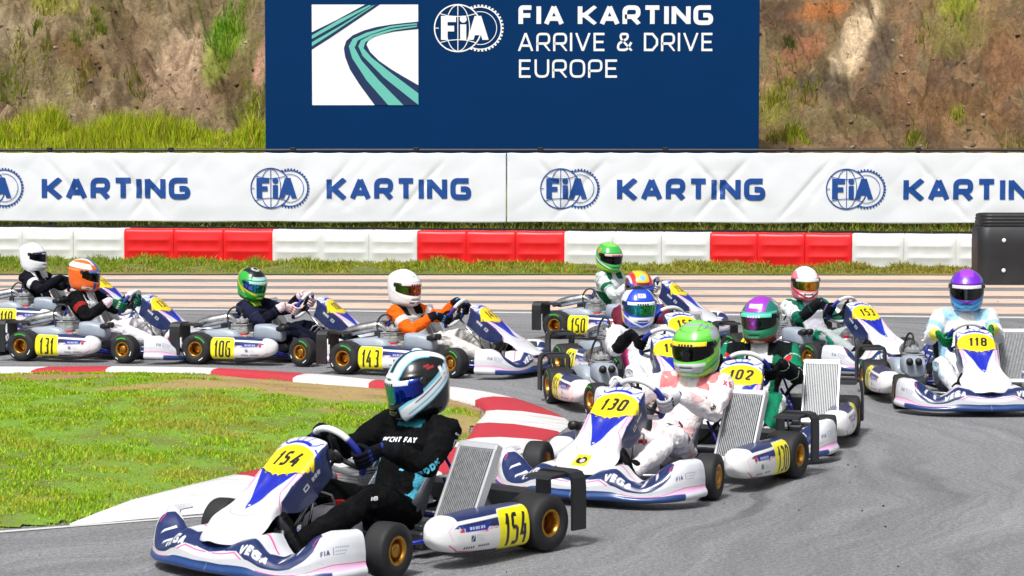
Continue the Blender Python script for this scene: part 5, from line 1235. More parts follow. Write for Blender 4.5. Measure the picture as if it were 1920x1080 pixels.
def ik(sh, wr, la, lb, pole):
    d = wr - sh; L = min(np.linalg.norm(d), (la + lb) * .985); u = d / np.linalg.norm(d); a = (la * la - lb * lb + L * L) / (2 * L); h = math.sqrt(max(la * la - a * a, 1e-6))
    p = np.array(pole, float); p = p - u * (p @ u); p /= np.linalg.norm(p); return sh + u * a + p * h

def seg(P, a, b):
    e = b - a; t = np.clip(((P - a) @ e) / (e @ e), 0, 1); q = P - a - t[:, None] * e; return np.sqrt((q * q).sum(1)), t

HEL_Z = [-.140, -.128, -.105, -.07, -.03, .02, .06, .09, .112, .126, .134, .138]
HEL_F = [.118, .146, .166, .170, .156, .150, .132, .104, .075, .045, .020, .0]
HEL_B = [.085, .105, .122, .135, .148, .157, .150, .128, .098, .062, .028, .0]
HEL_W = [.088, .103, .114, .121, .126, .128, .118, .098, .072, .044, .019, .0]
def hel_point(az, z, off=0.0):
    f, b, w = pchip(HEL_Z, HEL_F, z) + off, pchip(HEL_Z, HEL_B, z) + off, pchip(HEL_Z, HEL_W, z) + off
    c, s = np.cos(az), np.sin(az); n = 2.25
    # narrower chin: superellipse towards the front
    r = (np.abs(c)**n + np.abs(s)**n)**(-1 / n); x = np.where(c > 0, f, b) * c * r; y = w * s * r
    return np.stack([x, y, z + 0 * az], -1)
def eye_top(az): return .052 - .010 * (np.abs(az) / 1.35)**2
def eye_bot(az): return -.050 + .026 * (np.abs(az) / 1.35)**2.2

def helmet_mesh(fn, cell):
    zs = pchip([0, .12, .5, .78, .92, 1], [-.140, -.115, .0, .09, .128, .138], np.linspace(0, 1, int(.40 / cell))); na = int(.85 / cell)
    az = np.linspace(-PI, PI, na, endpoint=False); A, Z = np.meshgrid(az, zs, indexing='ij'); P = hel_point(A, Z)
    # rear spoiler and brow ridge
    bump = .012 * np.exp(-((Z - .075) / .028)**2) * sstep(2.0, 2.7, np.abs(A)) + .004 * np.exp(-((Z - .062 + .01 * (np.abs(A) / 1.3)**2) / .006)**2) * (1 - sstep(1.2, 1.5, np.abs(A)))
    bump += .006 * np.exp(-((Z + .098) / .012)**2) * (1 - sstep(.25, .4, np.abs(A))) - .004 * np.exp(-((Z + .078) / .006)**2) * (1 - sstep(.28, .38, np.abs(A)))
    rr_ = np.hypot(P[..., 0], P[..., 1]) + 1e-9; P[..., 0] += P[..., 0] / rr_ * bump; P[..., 1] += P[..., 1] / rr_ * bump
    Pf = P.reshape(-1, 3); cols = fn(np.degrees(A.ravel()), Z.ravel(), Pf[:, 0], Pf[:, 1])
    inr = (np.abs(A.ravel()) < 1.30) & (Z.ravel() < eye_top(A.ravel()) - .004) & (Z.ravel() > eye_bot(A.ravel()) + .004); cols[inr] = BLACK
    vent = (np.abs(A.ravel()) < .34) & (np.abs(Z.ravel() + .079) < .006); cols[vent] = (.02, .02, .02)
    nz = len(zs); f = [tuple(q) for q in grid_faces(na, nz, wrap_u=True)]
    return make_mesh('helmet', Pf, f, M['helmet'], True, cols=cols)
def shell_patch(name, a0, a1, zlo, zhi, off, mats, colfn=None, na=60, nz=16):
    az = np.linspace(a0, a1, na); A, T = np.meshgrid(az, np.linspace(0, 1, nz), indexing='ij'); Z = zlo(A) * (1 - T) + zhi(A) * T
    ed = np.minimum(np.minimum(T, 1 - T) * 6, np.minimum((A - a0), (a1 - A)) * 8).clip(0, 1); P = hel_point(A, Z, off * np.sqrt(ed) - .001)
    return make_mesh(name, P.reshape(-1, 3), grid_faces(na, nz), mats, True, cols=colfn(A.ravel(), T.ravel()) if colfn else None)
def grad(stops):
    xs = [s[0] for s in stops]; cs = np.array([lin(s[1]) for s in stops]); return lambda v: np.stack([np.interp(v, xs, cs[:, i]) for i in range(3)], -1)

def L(c, *ms):
    """layer: paint colour where all soft masks hold"""
    return (np.array(lin(c)), ms)
def compose(base, n, layers):
    C = np.tile(np.array(lin(base), float), (n, 1))
    for col, ms in layers:
        k = np.ones(n)
        for m in ms: k = k * m
        C = C * (1 - k[:, None]) + col * k[:, None]
    return C
def B(v, a, b, e=.003): return sstep(a - e, a + e, v) * (1 - sstep(b - e, b + e, v))
def G_(v, a, e=.003): return sstep(a - e, a + e, v)
def LT(v, a, e=.003): return 1 - sstep(a - e, a + e, v)

def H_black_cyan(az, z, x, y):
    a = np.abs(az); sw = z - (-.085 + .0011 * (a - 40)); band = np.abs(y) - (.045 + .10 * np.clip(-x, 0, .2))
    return compose('0a0b0e', len(az), [L('6cc6e6', B(band, -.03, .028), G_(z, .045), G_(x + .6 * z, .0)), L('f2f4f6', B(band, -.022, .020), G_(z, .03), G_(x + .6 * z, -.02)), L('f2f4f6', B(band, -.02, .02), G_(z, .03), LT(x, .02)),
        L('7fd0ea', B(sw, -.036, .036), G_(a, 28, 1)), L('f2f4f6', B(sw, -.030, .022), G_(a, 30, 1)), L('1c2a6c', B(sw, .006, .012), G_(a, 60, 1)), L('6cc6e6', B(sw, -.020, -.012), G_(a, 45, 1)), L('f2f4f6', B(z, .060, .078), LT(a, 30, 1)),
        L('f4f5f7', B(a, 118, 126, .6), B(z, .0, .055)), L('f4f5f7', B(a, 132, 140, .6), B(z, .0, .055)), L('f4f5f7', B(a, 118, 140, .6), B(z, .022, .032)), L('b02a2a', B(a, 96, 112, .6), B(z, .062, .07)), L('b02a2a', B(a, 92, 104, .6), B(z, .074, .08))])
def H_green(az, z, x, y):
    a = np.abs(az); return compose('58c23c', len(az), [L('76d657', G_(z, .07)), L('a9aeb4', B(z, .045, .085), B(a, 75, 150, 2)), L('9aa0a6', B(np.hypot(x + .05, y), .088, .11), G_(z, .05)), L('2f7d28', B(z - .0007 * (a - 40), -.115, -.10), G_(a, 30, 1)), L('8ee03a', B(z - .0008 * (a - 40), -.075, -.03), G_(a, 55, 1)),
        L('1d4a1c', B(z - .0008 * (a - 40), -.03, -.022), G_(a, 55, 1)), L('dfe2e4', B(z, -.075, -.058), LT(a, 52, 1)), L('8d949b', B(z, -.108, -.075), LT(a, 45, 1)), L('2c6a2a', B(np.abs(y), .05, .054), G_(z, .095)), L('2c6a2a', B(np.hypot(x - .02, y), .078, .081), G_(z, .06), G_(x, -.03))])
def H_purple_teal(az, z, x, y):
    a = np.abs(az); return compose('1a7468', len(az), [L('8f8a86', G_(a, 95, 4)), L('d8d4cf', B(np.sin(az * .25 + z * 160), .3, 1.1, .1), G_(a, 95, 3)), L('6b3524', LT(z, -.055), G_(a, 40, 5)), L('7a3a22', LT(z, -.095)), L('9a34b8', G_(z, .055), LT(np.abs(y), .07), G_(x, -.06)), L('1d7d55', B(z, -.09, -.04), LT(a, 80, 4)), L('5bd0b6', B(z, .045, .058), LT(a, 80, 2)), L('f0e6f2', B(z, .082, .102), LT(np.abs(y), .045), G_(x, .03)),
        L('b04ec6', B(z, .088, .096), B(np.sin(y * 420), .2, 1.2, .1), LT(np.abs(y), .038), G_(x, .03)), L('0c1512', B(z - .0008 * a, -.07, -.06), G_(a, 50, 2))])
def H_blue(az, z, x, y):
    a = np.abs(az); return compose('2448c8', len(az), [L('f2f3f5', B(a, 62, 110, 4), G_(z, -.02)), L('f2f3f5', G_(a, 120, 3), G_(z, .0)), L('10121a', G_(z, .098), LT(np.hypot(x + .035, y), .085)), L('eff1f3', B(z, .078, .1), B(y, -.03, .03), G_(x, .02)), L('2448c8', B(z, .084, .094), B(np.sin(y * 330), .1, 1.2, .1), LT(np.abs(y), .024), G_(x, .02)), L('f2f3f5', B(z, -.085, -.055), LT(a, 50, 2)), L('e2b81e', LT(z, -.03), G_(a, 75, 3), LT(a, 110, 2)), L('f2f3f5', B(z - .0009 * a, -.13, -.115))])
def H_maroon(az, z, x, y):
    a = np.abs(az); return compose('5c2234', len(az), [L('f0c020', G_(z, .09), LT(np.abs(y), .06)), L('c8283a', B(np.abs(y), .06, .10), G_(z, .05)), L('e8e9ec', B(np.abs(y), .095, .108), G_(z, .03)), L('2448b0', B(z, .045, .068), LT(a, 80, 2)), L('7ec0e8', B(np.hypot(x - .06, y), .0, .03), G_(z, .07)), L('7a1f30', LT(z, -.06))])
def H_green_yellow(az, z, x, y):
    a = np.abs(az); return compose('3fae4a', len(az), [L('e8c81e', B(x + .25 * z, -.12, -.055), G_(z, .0)), L('d98a2a', B(x, -.02, .02), B(z, .03, .08), G_(a, 50, 3)), L('3aa6b4', G_(a, 110, 3), LT(z, .05)), L('e8ecea', B(z - .0009 * (a - 40), -.085, -.07), G_(a, 25, 2)), L('a6d81e', LT(z - .0007 * (a - 40), -.095)), L('1f7a34', B(z - .0007 * (a - 40), -.095, -.085)), L('7ed05a', G_(z, .11))])
def H_pink(az, z, x, y):
    a = np.abs(az); return compose('e9788a', len(az), [L('f6f4f4', G_(z, .05), LT(np.abs(y), .085)), L('f3d2d6', B(np.abs(y), .07, .09), G_(z, .05)), L('f6f4f4', B(z, -.10, -.06), LT(a, 45, 3)), L('c8283c', B(z - .0009 * a, -.12, -.10)), L('c8283c', B(a, 14, 20, 1), B(z, -.10, -.065)), L('1d5a4a', B(z, -.02, .04), B(a, 72, 82, 2)), L('d84a60', LT(z, -.115))])
def H_purple_blue(az, z, x, y):
    a = np.abs(az); return compose('2070b4', len(az), [L('6f1fc0', G_(z, .045), G_(x, -.075), LT(np.abs(y), .1)), L('9a3ad8', G_(z, .1), G_(x, -.02), LT(np.abs(y), .05)), L('6a1f9c', B(z, .045, .062), LT(a, 85, 2)), L('5a1c88', B(z - .0007 * a, -.075, -.055), LT(a, 90, 3)), L('2a1850', B(a, 66, 90, 3), B(z, -.05, .06)), L('4aa8dc', B(z - .0007 * a, -.12, -.10))])
def H_white(az, z, x, y):
    a = np.abs(az); return compose('f1f2f4', len(az), [L('b9bdc2', B(z, .055, .058), LT(a, 78, 2))])
def H_white_marks(az, z, x, y):
    a = np.abs(az); return compose('f1f2f4', len(az), [L('5a84a0', B(z, .088, .098), B(y, -.02, .03), B(np.sin(y * 500), .1, 1.2, .1), G_(x, .03)), L('16181c', B(z, -.108, -.094), B(a, 6, 26, 1)), L('c8cbd0', B(z - .0009 * a, -.118, -.113), G_(a, 20, 2))])
def H_green_black(az, z, x, y):
    a = np.abs(az); return compose('2fa83a', len(az), [L('15171b', G_(z, .075), G_(x, -.075), LT(np.abs(y), .085)), L('b8bcc0', B(np.hypot(x - .01, y), .022, .042), G_(z, .11)), L('a9d8d8', B(z, .06, .085), LT(a, 42, 2)), L('c89a24', B(x, -.16, -.09), G_(z, -.02)), L('e0c020', B(z - .0008 * a, -.095, -.08), LT(a, 80, 3)), L('1a6a2a', LT(z, -.105)), L('e0c020', B(z - .0016 * (a - 60), -.09, -.07), G_(a, 70, 2))])
def H_orange(az, z, x, y):
    a = np.abs(az); return compose('f06a24', len(az), [L('f3f1ee', B(z, .055, .095), B(a, 40, 150, 4)), L('4a78b8', LT(np.abs(y), .026), G_(z, .05)), L('f3f1ee', B(np.abs(y), .03, .05), G_(z, .09)), L('2c5a98', B(a, 22, 34, 1.5), B(z, -.115, -.05)), L('f3f1ee', B(a, 38, 75, 1.5), B(z, -.118, -.098)), L('222222', B(a, 46, 62, 1.2), B(z, -.112, -.104)), L('d4521a', B(z - .0009 * a, -.105, -.10), G_(a, 60, 2)), L('c04a18', LT(z, -.125)), L('f59a58', B(z, .03, .038), G_(a, 95, 2))])

def driver(num, label, scheme, hfn, visor, strip, yaw=0.0, pitch=10.0, roll=0.0, hs=1.0, lean=0.0, dz=0.0, dx=0.0, gl=('101114', '2a2c30'), vox=.0095, texts=()):
    kt, pos, ang, Rm = KPOS[num]
    loc = (pos[0], pos[1], .004)
    sh = {}; hip = {}; kn = {}; an = {}; el = {}; wr = {}; hd = {}
    dx -= .045
    chest = np.array([-.205 + dx * .6, lean * .55, .44 + dz * .6]); neck = np.array([-.215 + dx, lean, .635 + dz]); head = np.array([-.205 + dx, lean * 1.15, .795 + dz])
    ctr = np.array([.275, 0, .505]); R3 = np.array(Rm)
    for s in (1, -1):
        hip[s] = np.array([-.09, s * .095, .165]); kn[s] = np.array([.26, s * .19, .30]); an[s] = np.array([.66, s * .145, .14]); sh[s] = np.array([-.215 + dx, lean + s * .188, .575 + dz])
        al = math.radians(-86 * s)          # steering-wheel angle of the hand; local x of the wheel points to the kart's right
        c = ctr + R3 @ np.array([math.sin(al) * -.152 * -1, math.cos(al) * .152, 0]); tg = R3 @ np.array([math.cos(al), -math.sin(al), 0]); rd = R3 @ np.array([math.sin(al), math.cos(al), 0]); nn = R3[:, 2]
        if tg[2] < 0: tg = -tg
        w_ = np.array([-.02 + dx * .3, s * .36, .40]) - c; w_ = w_ - tg * (w_ @ tg); w_ /= np.linalg.norm(w_); X_ = -w_; Y_ = np.cross(tg, X_); Y_ = Y_ if Y_ @ rd > 0 else -Y_; hd[s] = (c, X_, Y_, tg)
        wr[s] = c - X_ * .122 - Y_ * .020; el[s] = ik(sh[s], wr[s], .285, .265, (-.25, s * .55, -.95))
    mb = MB()
    rings(mb, [((-.10, 0, .075), .10, .08, .3), ((-.105, 0, .10), .15, .105, .3), ((-.11, 0, .17), .165, .115, .25), ((-.135, lean * .1, .26), .152, .108, .1), ((-.17, lean * .3, .35), .158, .112, -.05), (tuple(chest + [0, 0, .01]), .188, .130, -.1), (tuple(chest + [0, lean * .2, .085]), .194, .126, -.1), (tuple(neck + [.0, 0, -.07]), .165, .098, -.1), (tuple(neck + [0, 0, -.03]), .115, .08, 0), (tuple(neck + [.004, 0, 0]), .075, .07, 0), (tuple(neck + [.008, 0, .02]), .066, .064, 0)])
    limb(mb, [neck + [0, 0, -.03], neck * .5 + head * .5, head + [-.01, 0, -.03]], [.070, .066, .07], 16)
    for s in (1, -1):
        limb(mb, [hip[s], hip[s] * .55 + kn[s] * .45 + [0, 0, .012], kn[s] + [-.03, 0, .004], kn[s]], [.098, .090, .074, .068], 18)
        limb(mb, [kn[s], kn[s] * .6 + an[s] * .4 + [0, 0, -.012], kn[s] * .2 + an[s] * .8, an[s]], [.068, .068, .056, .050], 18)
        limb(mb, [sh[s] + [0, -s * .05, -.01], sh[s], sh[s] * .5 + el[s] * .5, el[s] * .9 + sh[s] * .1, el[s]], [.082, .082, .071, .062, .057], 18)
        limb(mb, [el[s], el[s] * .6 + wr[s] * .4, wr[s] * .8 + el[s] * .2, wr[s]], [.058, .059, .049, .041], 18)
    V, N, Fc = remesh(mb, vox, 5)
    # cloth folds
    bn = []; 
    def reg(k, a, b, r):
        d, t = seg(V, np.array(a, float), np.array(b, float)); bn.append((k, d / r, t))
    for s in (1, -1):
        reg(('thigh', s), hip[s], kn[s], .085); reg(('calf', s), kn[s], an[s], .062); reg(('upper', s), sh[s], el[s], .062); reg(('fore', s), el[s], wr[s], .05)
    reg(('torso', 0), (-.11, 0, .14), chest, .15); reg(('torso', 0), chest, neck + [0, 0, -.06], .165); reg(('neck', 0), neck + [0, 0, .012], head, .06)
    Dm = np.stack([b[1] for b in bn]); who = Dm.argmin(0); tt = np.stack([b[2] for b in bn])[who, np.arange(len(V))]
    kinds = np.array([{'thigh': 0, 'calf': 1, 'upper': 2, 'fore': 3, 'torso': 4, 'neck': 5}[b[0][0]] for b in bn])[who]; side = np.array([b[0][1] for b in bn])[who]
    w1 = np.abs(vn3(V, 13, 3) - .5); w2 = np.abs(vn3(V + .31, 27, 8) - .5); jn = np.zeros(len(V))
    for s in (1, -1):
        for q, r in ((el[s], .10), (kn[s], .12), (hip[s], .14), (sh[s], .10)): jn = np.maximum(jn, np.exp(-((np.linalg.norm(V - q, axis=1)) / r)**2))
    V = V - N * ((w1 * .065 + w2 * .036) * (.45 + 1.0 * jn))[:, None] * (kinds != 5)[:, None] + N * .003
    # colours
    g = scheme.get; base = np.array(lin(g('base')))
    C = np.tile(base, (len(V), 1)); arm = (kinds == 2) | (kinds == 3); leg = kinds < 2; tor = kinds == 4; ay = np.abs(V[:, 1] - lean * np.clip((V[:, 2] - .2) / .4, 0, 1))
    def setc(m, c):
        if c is not None: C[m] = lin(c)
    jit = (vn3(V, 30, 40) - .5) * .012
    setc(leg, g('leg')); setc((kinds == 1), g('calf')); setc(leg & (np.abs(V[:, 1]) > .235 + jit), g('legside')); setc(tor & (V[:, 0] > chest[0] - .02) & (ay < .095 + jit), g('chest')); setc(tor & (ay > .128 + jit) & (V[:, 2] < .48), g('side'))
    setc(kinds == 2, g('upper')); setc(kinds == 3, g('fore')); setc((kinds == 3) & (tt > .80), g('cuff')); setc((kinds == 2) & (tt > .45) & (tt < .62), g('armband'))
    for s in (1, -1): setc((kinds == 2) & (side == s) & ((V[:, 1] - sh[s][1]) * s > .035) & (tt < .8), g('armside'))
    yk = tor & (V[:, 2] > neck[2] - .09 + jit * 2) & (ay > .06); setc(yk, g('yoke')); setc(tor & (V[:, 2] > neck[2] - .055) & (ay < .085), g('collar'))
    setc(tor & (np.abs(V[:, 2] - .235 - .2 * (V[:, 0] + .1)) < .018), g('belt')); setc(tor & (np.abs(ay - .105) < .008) & (V[:, 0] > chest[0] - .1), g('pipe')); setc(arm & (np.abs(np.sin(tt * 6 + V[:, 1] * 3)) < .07), g('armline'))
    if g('pattern'): 
        pn = vn3(V, 18, 77); setc(arm & (pn > .57), g('pattern')); setc(tor & (pn > .62), g('pattern')); setc(leg & (pn > .64), g('pattern'))
    if g('pattern2'): setc((arm | tor) & (vn3(V, 24, 99) > .66), g('pattern2'))
    setc(kinds == 5, g('neck', '0c0c0e'))
    person = obj('person', make_mesh('person', V, Fc, M['cloth'], True, cols=C), None, loc, (0, 0, ang)); tag(person, label, 'person', 'drivers sitting in the racing karts')
    # gloves
    gc, gc2 = lin(gl[0]), lin(gl[1])
    for s in (1, -1):
        c, X_, Y_, Z_ = hd[s]; F3 = np.stack([X_, Y_, Z_], 1); W_ = GV @ F3.T + c; f = GF if np.linalg.det(F3) > 0 else [q[::-1] for q in GF]
        gcx = np.tile(np.array(gc), (len(W_), 1)); kk = (GV[:, 0] < -.112) | ((np.abs(GV[:, 0] + .05) < .008) & (GV[:, 1] > 0) & (np.abs(np.sin(GV[:, 2] * 150)) > .5)); gcx[kk] = gc2
        obj('glove', make_mesh('glove', W_, f, M['cloth'], True, cols=gcx), person)
    # boots
    for s in (1, -1):
        mb = MB(); a = an[s]; limb(mb, [a + [-.05, 0, .03], a + [-.01, 0, .0], a + [.01, 0, -.035]], [.050, .047, .045], 14); 
        limb(mb, [a + [.0, 0, -.05], a + [.06, 0, .02], a + [.10, -s * .004, .085], a + [.125, -s * .008, .135]], [.040, .039, .043, .032], 14)
        bV, bN, bF = remesh(mb, .008, 4); bc = np.tile(np.array(lin(g('boot', '111215'))), (len(bV), 1)); dd, t_ = seg(bV, a + [.0, 0, -.05], a + [.125, 0, .135]); sole = (bV - a) @ np.array([.83, 0, -.55]) > .045; bc[sole] = lin(g('sole', '2a2a2c'))
        obj('boot', make_mesh('boot', bV, bF, M['cloth'], True, cols=bc), person)
    # helmet
    h = obj('helmet', helmet_mesh(hfn, .0042 if vox < .008 else .0056), person, tuple(head), None); h.scale = (hs * .94, hs * .97, hs * 1.06)
    h.rotation_euler = (Matrix.Rotation(D2(yaw), 3, 'Z') @ Matrix.Rotation(D2(pitch), 3, 'Y') @ Matrix.Rotation(D2(roll), 3, 'X')).to_euler()
    vg = grad(visor); obj('visor', shell_patch('visor', -1.36, 1.36, eye_bot, eye_top, .0055, M['visor'], lambda A, T: vg(np.degrees(A)) * (.75 + .35 * T[:, None])), h)  # painted reflection bands round the visor, brighter towards its top
    sm = cached(('strip', strip), lambda: mat('visor_strip', strip, .3, coat=.5)); st = obj('sun_strip', shell_patch('sun_strip', -.98, .98, lambda A: eye_top(A) - .024, lambda A: eye_top(A) - .001, .0075, sm), h)
    mb = MB()
    for i in range(5): 
        a0 = -.32 + i * .14; Pq = hel_point(np.array([a0, a0 + .09, a0 + .09, a0]), np.array([.030, .030, .042, .042]), .0083); mb.add([tuple(p) for p in Pq], [(0, 1, 2, 3)])
    obj('strip_lettering', mb.mesh('strip_lettering', cached('sl' + strip[:1], lambda: mat('strip_print', '2a2c34' if strip[0] in 'def' else 'dcdcdc', .4))), st)
    mb = MB()
    for s in (1, -1):
        p = hel_point(np.array([s * 1.40]), np.array([.026]), .004)[0]; mb.lathe([(-.012, .017), (.0, .017), (.004, .013), (.004, 0)], p, (0, s, 0), 18)
    obj('visor_pivot', mb.mesh('visor_pivot', M['black'], False), h)
    # lettering on the suit
    if texts:
        bv = BVHTree.FromPolygons([Vector(p) for p in V], Fc)
        for txt, hgt, O, U, Up, colr, kw in texts:
            O, U, Up = np.array(O, float), np.array(U, float), np.array(Up, float); U /= np.linalg.norm(U); Up = Up - U * (Up @ U); Up /= np.linalg.norm(Up); Nn = np.cross(U, Up)
            tv, tq, tw = text_mesh(txt, hgt, align='c', sub=.006, **kw); out = []
            for u, v, k in tv:
                p = O + U * u + Up * v; hit = bv.ray_cast(Vector(p + Nn * .4), Vector(-Nn))
                out.append(np.array(hit[0]) + Nn * (.0022 + .0006 * k) if hit[0] is not None else None)
            q2 = [q for q in tq if all(out[i] is not None for i in q) and max(np.linalg.norm(out[q[0]] - out[i]) for i in q) < .05]
            o2 = [o_ if o_ is not None else np.zeros(3) for o_ in out]; usd = sorted(set(i for q in q2 for i in q)); mp = {a: b for b, a in enumerate(usd)}
            if usd: obj('lettering', make_mesh('lettering', [o2[i] for i in usd], [tuple(mp[i] for i in q) for q in q2], cached(('ink', colr), lambda: mat('suit_print', colr, .7)), False), person)
    return person

IR_BLUE = [(-80, '0a1030'), (-30, '103a9a'), (0, '1aa0b8'), (12, '22b0a0'), (25, '1448c8'), (55, '1230b0'), (80, '0c1040')]  # visor tints by azimuth; view-dependent coating sheen painted into the colour
IR_GREEN = [(-80, '10306a'), (-45, '1a5ac0'), (-18, '22b8c8'), (0, '2fae4a'), (20, '1f7a34'), (40, '38c05a'), (62, '1a58b8'), (80, '0a1c48')]
IR_GOLD = [(-80, '1c1a10'), (-50, '3a4a14'), (-25, '8a8a1a'), (-8, 'e8b020'), (8, 'f06a18'), (25, 'd8a818'), (45, '5a5a14'), (80, '1a160c')]
IR_ORANGE = [(-80, '161a10'), (-45, '3c6a1c'), (-20, '6a4a14'), (0, 'e0601c'), (20, 'c83a14'), (40, '3f6a1c'), (80, '10140c')]
DARK = [(-80, '060608'), (-20, '101014'), (10, '2a2a30'), (25, '0c0c10'), (80, '060608')]  # black visor with a lighter glint band painted in
PURP = [(-80, '0a1010'), (-30, '183a2c'), (-12, 'a040c0'), (4, 'b050cc'), (14, '143028'), (80, '0a0c10')]
driver('154', 'black and cyan suited driver with black and white helmet and blue visor in kart 154', dict(base='08090b', side='58bcd8', legside='58bcd8' if False else None, cuff='10141c', pipe=None, belt='58bcd8', collar='2f7f92', neck='060607', boot='0c0c0e', sole='3a3c40'), H_black_cyan, IR_BLUE, 'd8dbe2', yaw=-22, pitch=17, roll=0, hs=1.12, lean=.03, dz=.02, dx=.0, gl=('10131f', '2a3c8c'), vox=.0075,
       texts=[('RCCHT FAY', .030, (-.05, .06, .545), (-.45, .9, -.05), (-.3, 0, 1), 'e8eaee', dict(wd=.85, th=.24, gap=.05, slant=.1)), ('ROFSE', .018, (-.05, .07, .515), (-.45, .9, -.05), (-.3, 0, 1), 'e8eaee', dict(wd=.8, th=.26, gap=.08)), ('OX', .045, (-.24, .30, .50), (-1, .15, -.5), (-.3, 0, 1), 'e8eaee', dict(wd=.8, th=.2)), ('SO', .030, (-.2, .32, .46), (-1, .15, -.4), (-.3, 0, 1), 'e8eaee', dict(wd=.9, th=.22)), ('BDDK', .034, (-.04, .30, .42), (-.8, .4, .5), (0, 0, 1), '58bcd8', dict(wd=1, th=.3)), ('IB', .020, (-.02, .06, .30), (-.5, .8, 0), (0, 0, 1), 'e8eaee', dict(wd=1.1, th=.25)), ('GPSSCNRD', .012, (-.27, .36, .56), (-1, .1, -.4), (-.1, 0, 1), 'e8eaee', dict(wd=.9, th=.2))])
driver('130', 'driver in white and pink suit with bright green helmet and black visor in kart 130', dict(base='efeaec', pattern='efc8ca', pattern2='f6e4dc', yoke='e88a8e', side='f0ecee', cuff='f0ecee', neck='0c0c0e', legside='f2eff0'), H_green, DARK, 'e8d81e', yaw=0, pitch=10, hs=1.10, lean=.10, dz=.0, gl=('b9bac2', '1c1c20'), vox=.0080,
       texts=[('mbin', .045, (-.07, .03, .475), (-.1, .9, -.02), (-.3, 0, 1), '141418', dict(wd=.95, th=.17, gap=.1)), ('HONU', .045, (.05, .30, .27), (-.8, .25, .35), (0, .1, 1), '1a1a1e', dict(wd=.8, th=.2, slant=.15)), ('RKE', .016, (-.08, -.05, .43), (-.1, .9, -.02), (-.3, 0, 1), 'a03048', dict(wd=1, th=.25)), ('NS', .03, (-.02, .28, .45), (-.8, .4, .4), (0, 0, 1), '26262c', dict(wd=.9, th=.22)), ('XS', .035, (-.26, .27, .56), (-.7, .7, -.3), (-.1, 0, 1), 'c8445a', dict(wd=.9, th=.25))])
driver('102', 'green black and white suited driver with purple and teal helmet in kart 102', dict(base='1a6a4c', chest='e8e8e8', upper='0c1a16', armline='e4f2ea', fore='101214', armside='147a58', yoke='101416', armband='d8242c', leg='16805c', legside='e6ece8', side='0c0e10', neck='6a2a1c'), H_purple_teal, PURP, '5bd0b6', yaw=-14, pitch=8, hs=1.06, lean=.03, dz=.03, gl=('0c0d10', '22242a'))
driver('118', 'driver in white and pale blue suit with purple and blue helmet at the right edge', dict(base='e4e6e8', side='9cc8e2', upper='dfe2e4', fore='d9dadb', cuff='e6e05a', armband='9cc8e2', yoke='a8d2ea', chest='eceef0', leg='d8dade', legside='a8cce0', boot='141416'), H_purple_blue, [(-80, '08080a'), (-8, '14161a'), (-2, '6a6c74'), (4, '14161a'), (30, '3a3c40'), (80, '08080a')], 'cfd0d8', yaw=-12, pitch=10, hs=1.10, dz=.075, gl=('127040', '0a3a22'), lean=.09)
driver('153', 'driver in green and white suit with pink and white helmet and gold visor', dict(base='d8dcdc', yoke='1c6e5a', upper='1a6a54', armside='dfe6e4', armline='1a6a54', fore='16181c', leg='a8b0b2', legside='177a5c', chest='c8c6d2', side='16503f'), H_pink, IR_GOLD, 'c9d4d8', yaw=-26, pitch=8, hs=1.05, gl=('101114', '8a6ab0'), lean=.0, dz=-.05)
driver('155', 'driver in white suit and black gloves with blue and white helmet and green mirror visor', dict(base='e6e7ea', fore='121318', cuff='0c0c10', yoke='d8dade', leg='d9dadf', side='d84a8a'), H_blue, IR_GREEN, 'dfe4ea', yaw=-2, pitch=10, hs=1.05, gl=('0c0c10', '1a1a22'), lean=-.02, dz=-.02)
driver('152', 'driver with maroon yellow and blue helmet bent forward behind the blue helmet', dict(base='6a2434', chest='c0c4ca', fore='14161c', leg='2a2c34', yoke='2448a0'), H_maroon, [(-80, '101014'), (-20, '2c3036'), (10, '4a5056'), (80, '101014')], '2a50b8', yaw=-8, pitch=24, hs=1.0, dz=-.02, gl=('101114', '26282e'), lean=-.02)
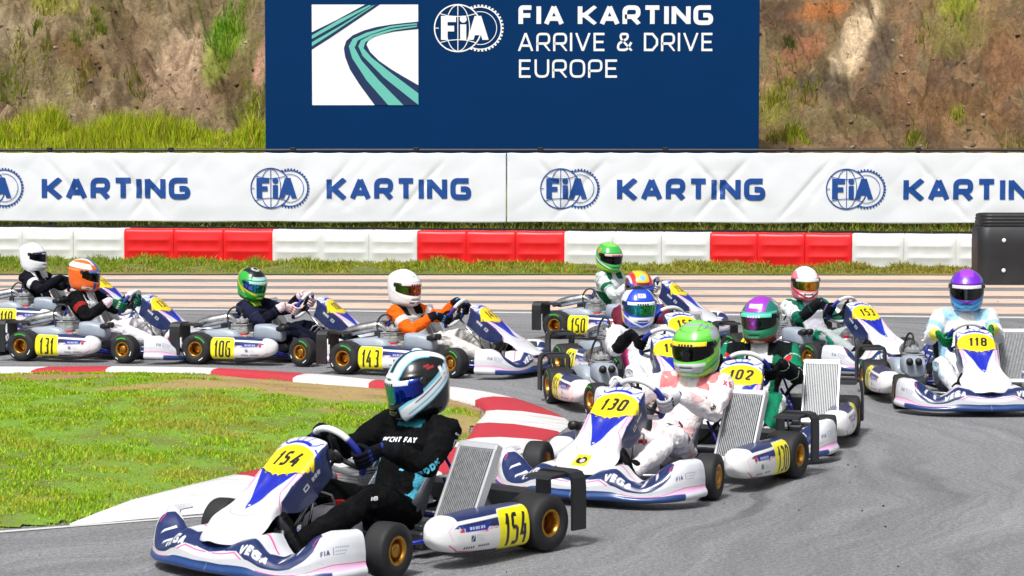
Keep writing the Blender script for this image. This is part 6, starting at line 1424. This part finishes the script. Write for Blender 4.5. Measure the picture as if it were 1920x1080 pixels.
driver('150', 'driver in white and green suit with green and yellow helmet in kart 150', dict(base='d6d9dc', yoke='17603f', upper='d3dbd8', armband='186a48', fore='d0d4d6', armline='2a6a50', cuff='181a1e', leg='c8ccd0', side='17603f', chest='dcdfe2'), H_green_yellow, DARK, 'd8a8a8', yaw=-36, pitch=12, hs=1.06, gl=('d8dce2', '14161a'), lean=.0, dz=.05, dx=.06)
driver('143', 'driver with orange sleeves and white helmet with orange visor in kart 143', dict(base='d4d2cf', upper='ee6414', fore='ee6414', cuff='16181c', armband='d8d6d4', yoke='141519', chest='d8d6d4', leg='cfcdc9', legside='e9e7e3', side='3a3a3e', belt='1a1a1c', boot='121214'), H_white_marks, IR_ORANGE, 'e6c8cc', yaw=-24, pitch=8, hs=1.10, gl=('14161c', '3a8ad0'), lean=.0, dz=-.05, dx=.01)
driver('106', 'dark navy suited driver with green and black helmet in kart 106', dict(base='12142a', upper='1c1e34', fore='0e1020', yoke='141628', collar='9ccc2a', armline='2c3050', leg='0e1022', legside='1a1c2c', cuff='e0c8cc', side='0c0d18', neck='1a4a20'), H_green_black, IR_GREEN, 'a8d4dc', yaw=-30, pitch=18, hs=1.02, gl=('dcc6ca', 'b0343c'), lean=.02, dz=-.075)
driver('131', 'black suited driver with white chest and orange helmet in kart 131', dict(base='0a0a0c', chest='dcdee2', upper='0a0a0c', armband='9a2a2a', fore='0c0c0f', cuff='f0d4e4', leg='e8e6ea', calf='ebe8ee', legside='dcd8e2', yoke='0a0a0c', pipe='e8e8ea', boot='e0dce4', sole='c04a4a'), H_orange, DARK, '3a70b4', yaw=4, pitch=10, hs=1.05, gl=('1c6a4a', 'c8ccd0'), lean=.0, dz=-.005, dx=.05)
driver('119', 'driver in navy and white suit with plain white helmet at the far left', dict(base='12131c', upper='14151e', armband='e8e8ec', fore='10111a', yoke='e6e4e8', leg='14161e', chest='14151e', pipe='e8e8ea'), H_white, [(-80, '050506'), (-30, '0a0a10'), (-10, '2a2a60'), (6, '08080c'), (80, '050506')], '1a1a40', yaw=-6, pitch=4, hs=1.04, gl=('101114', '2a2c30'), dz=.0)
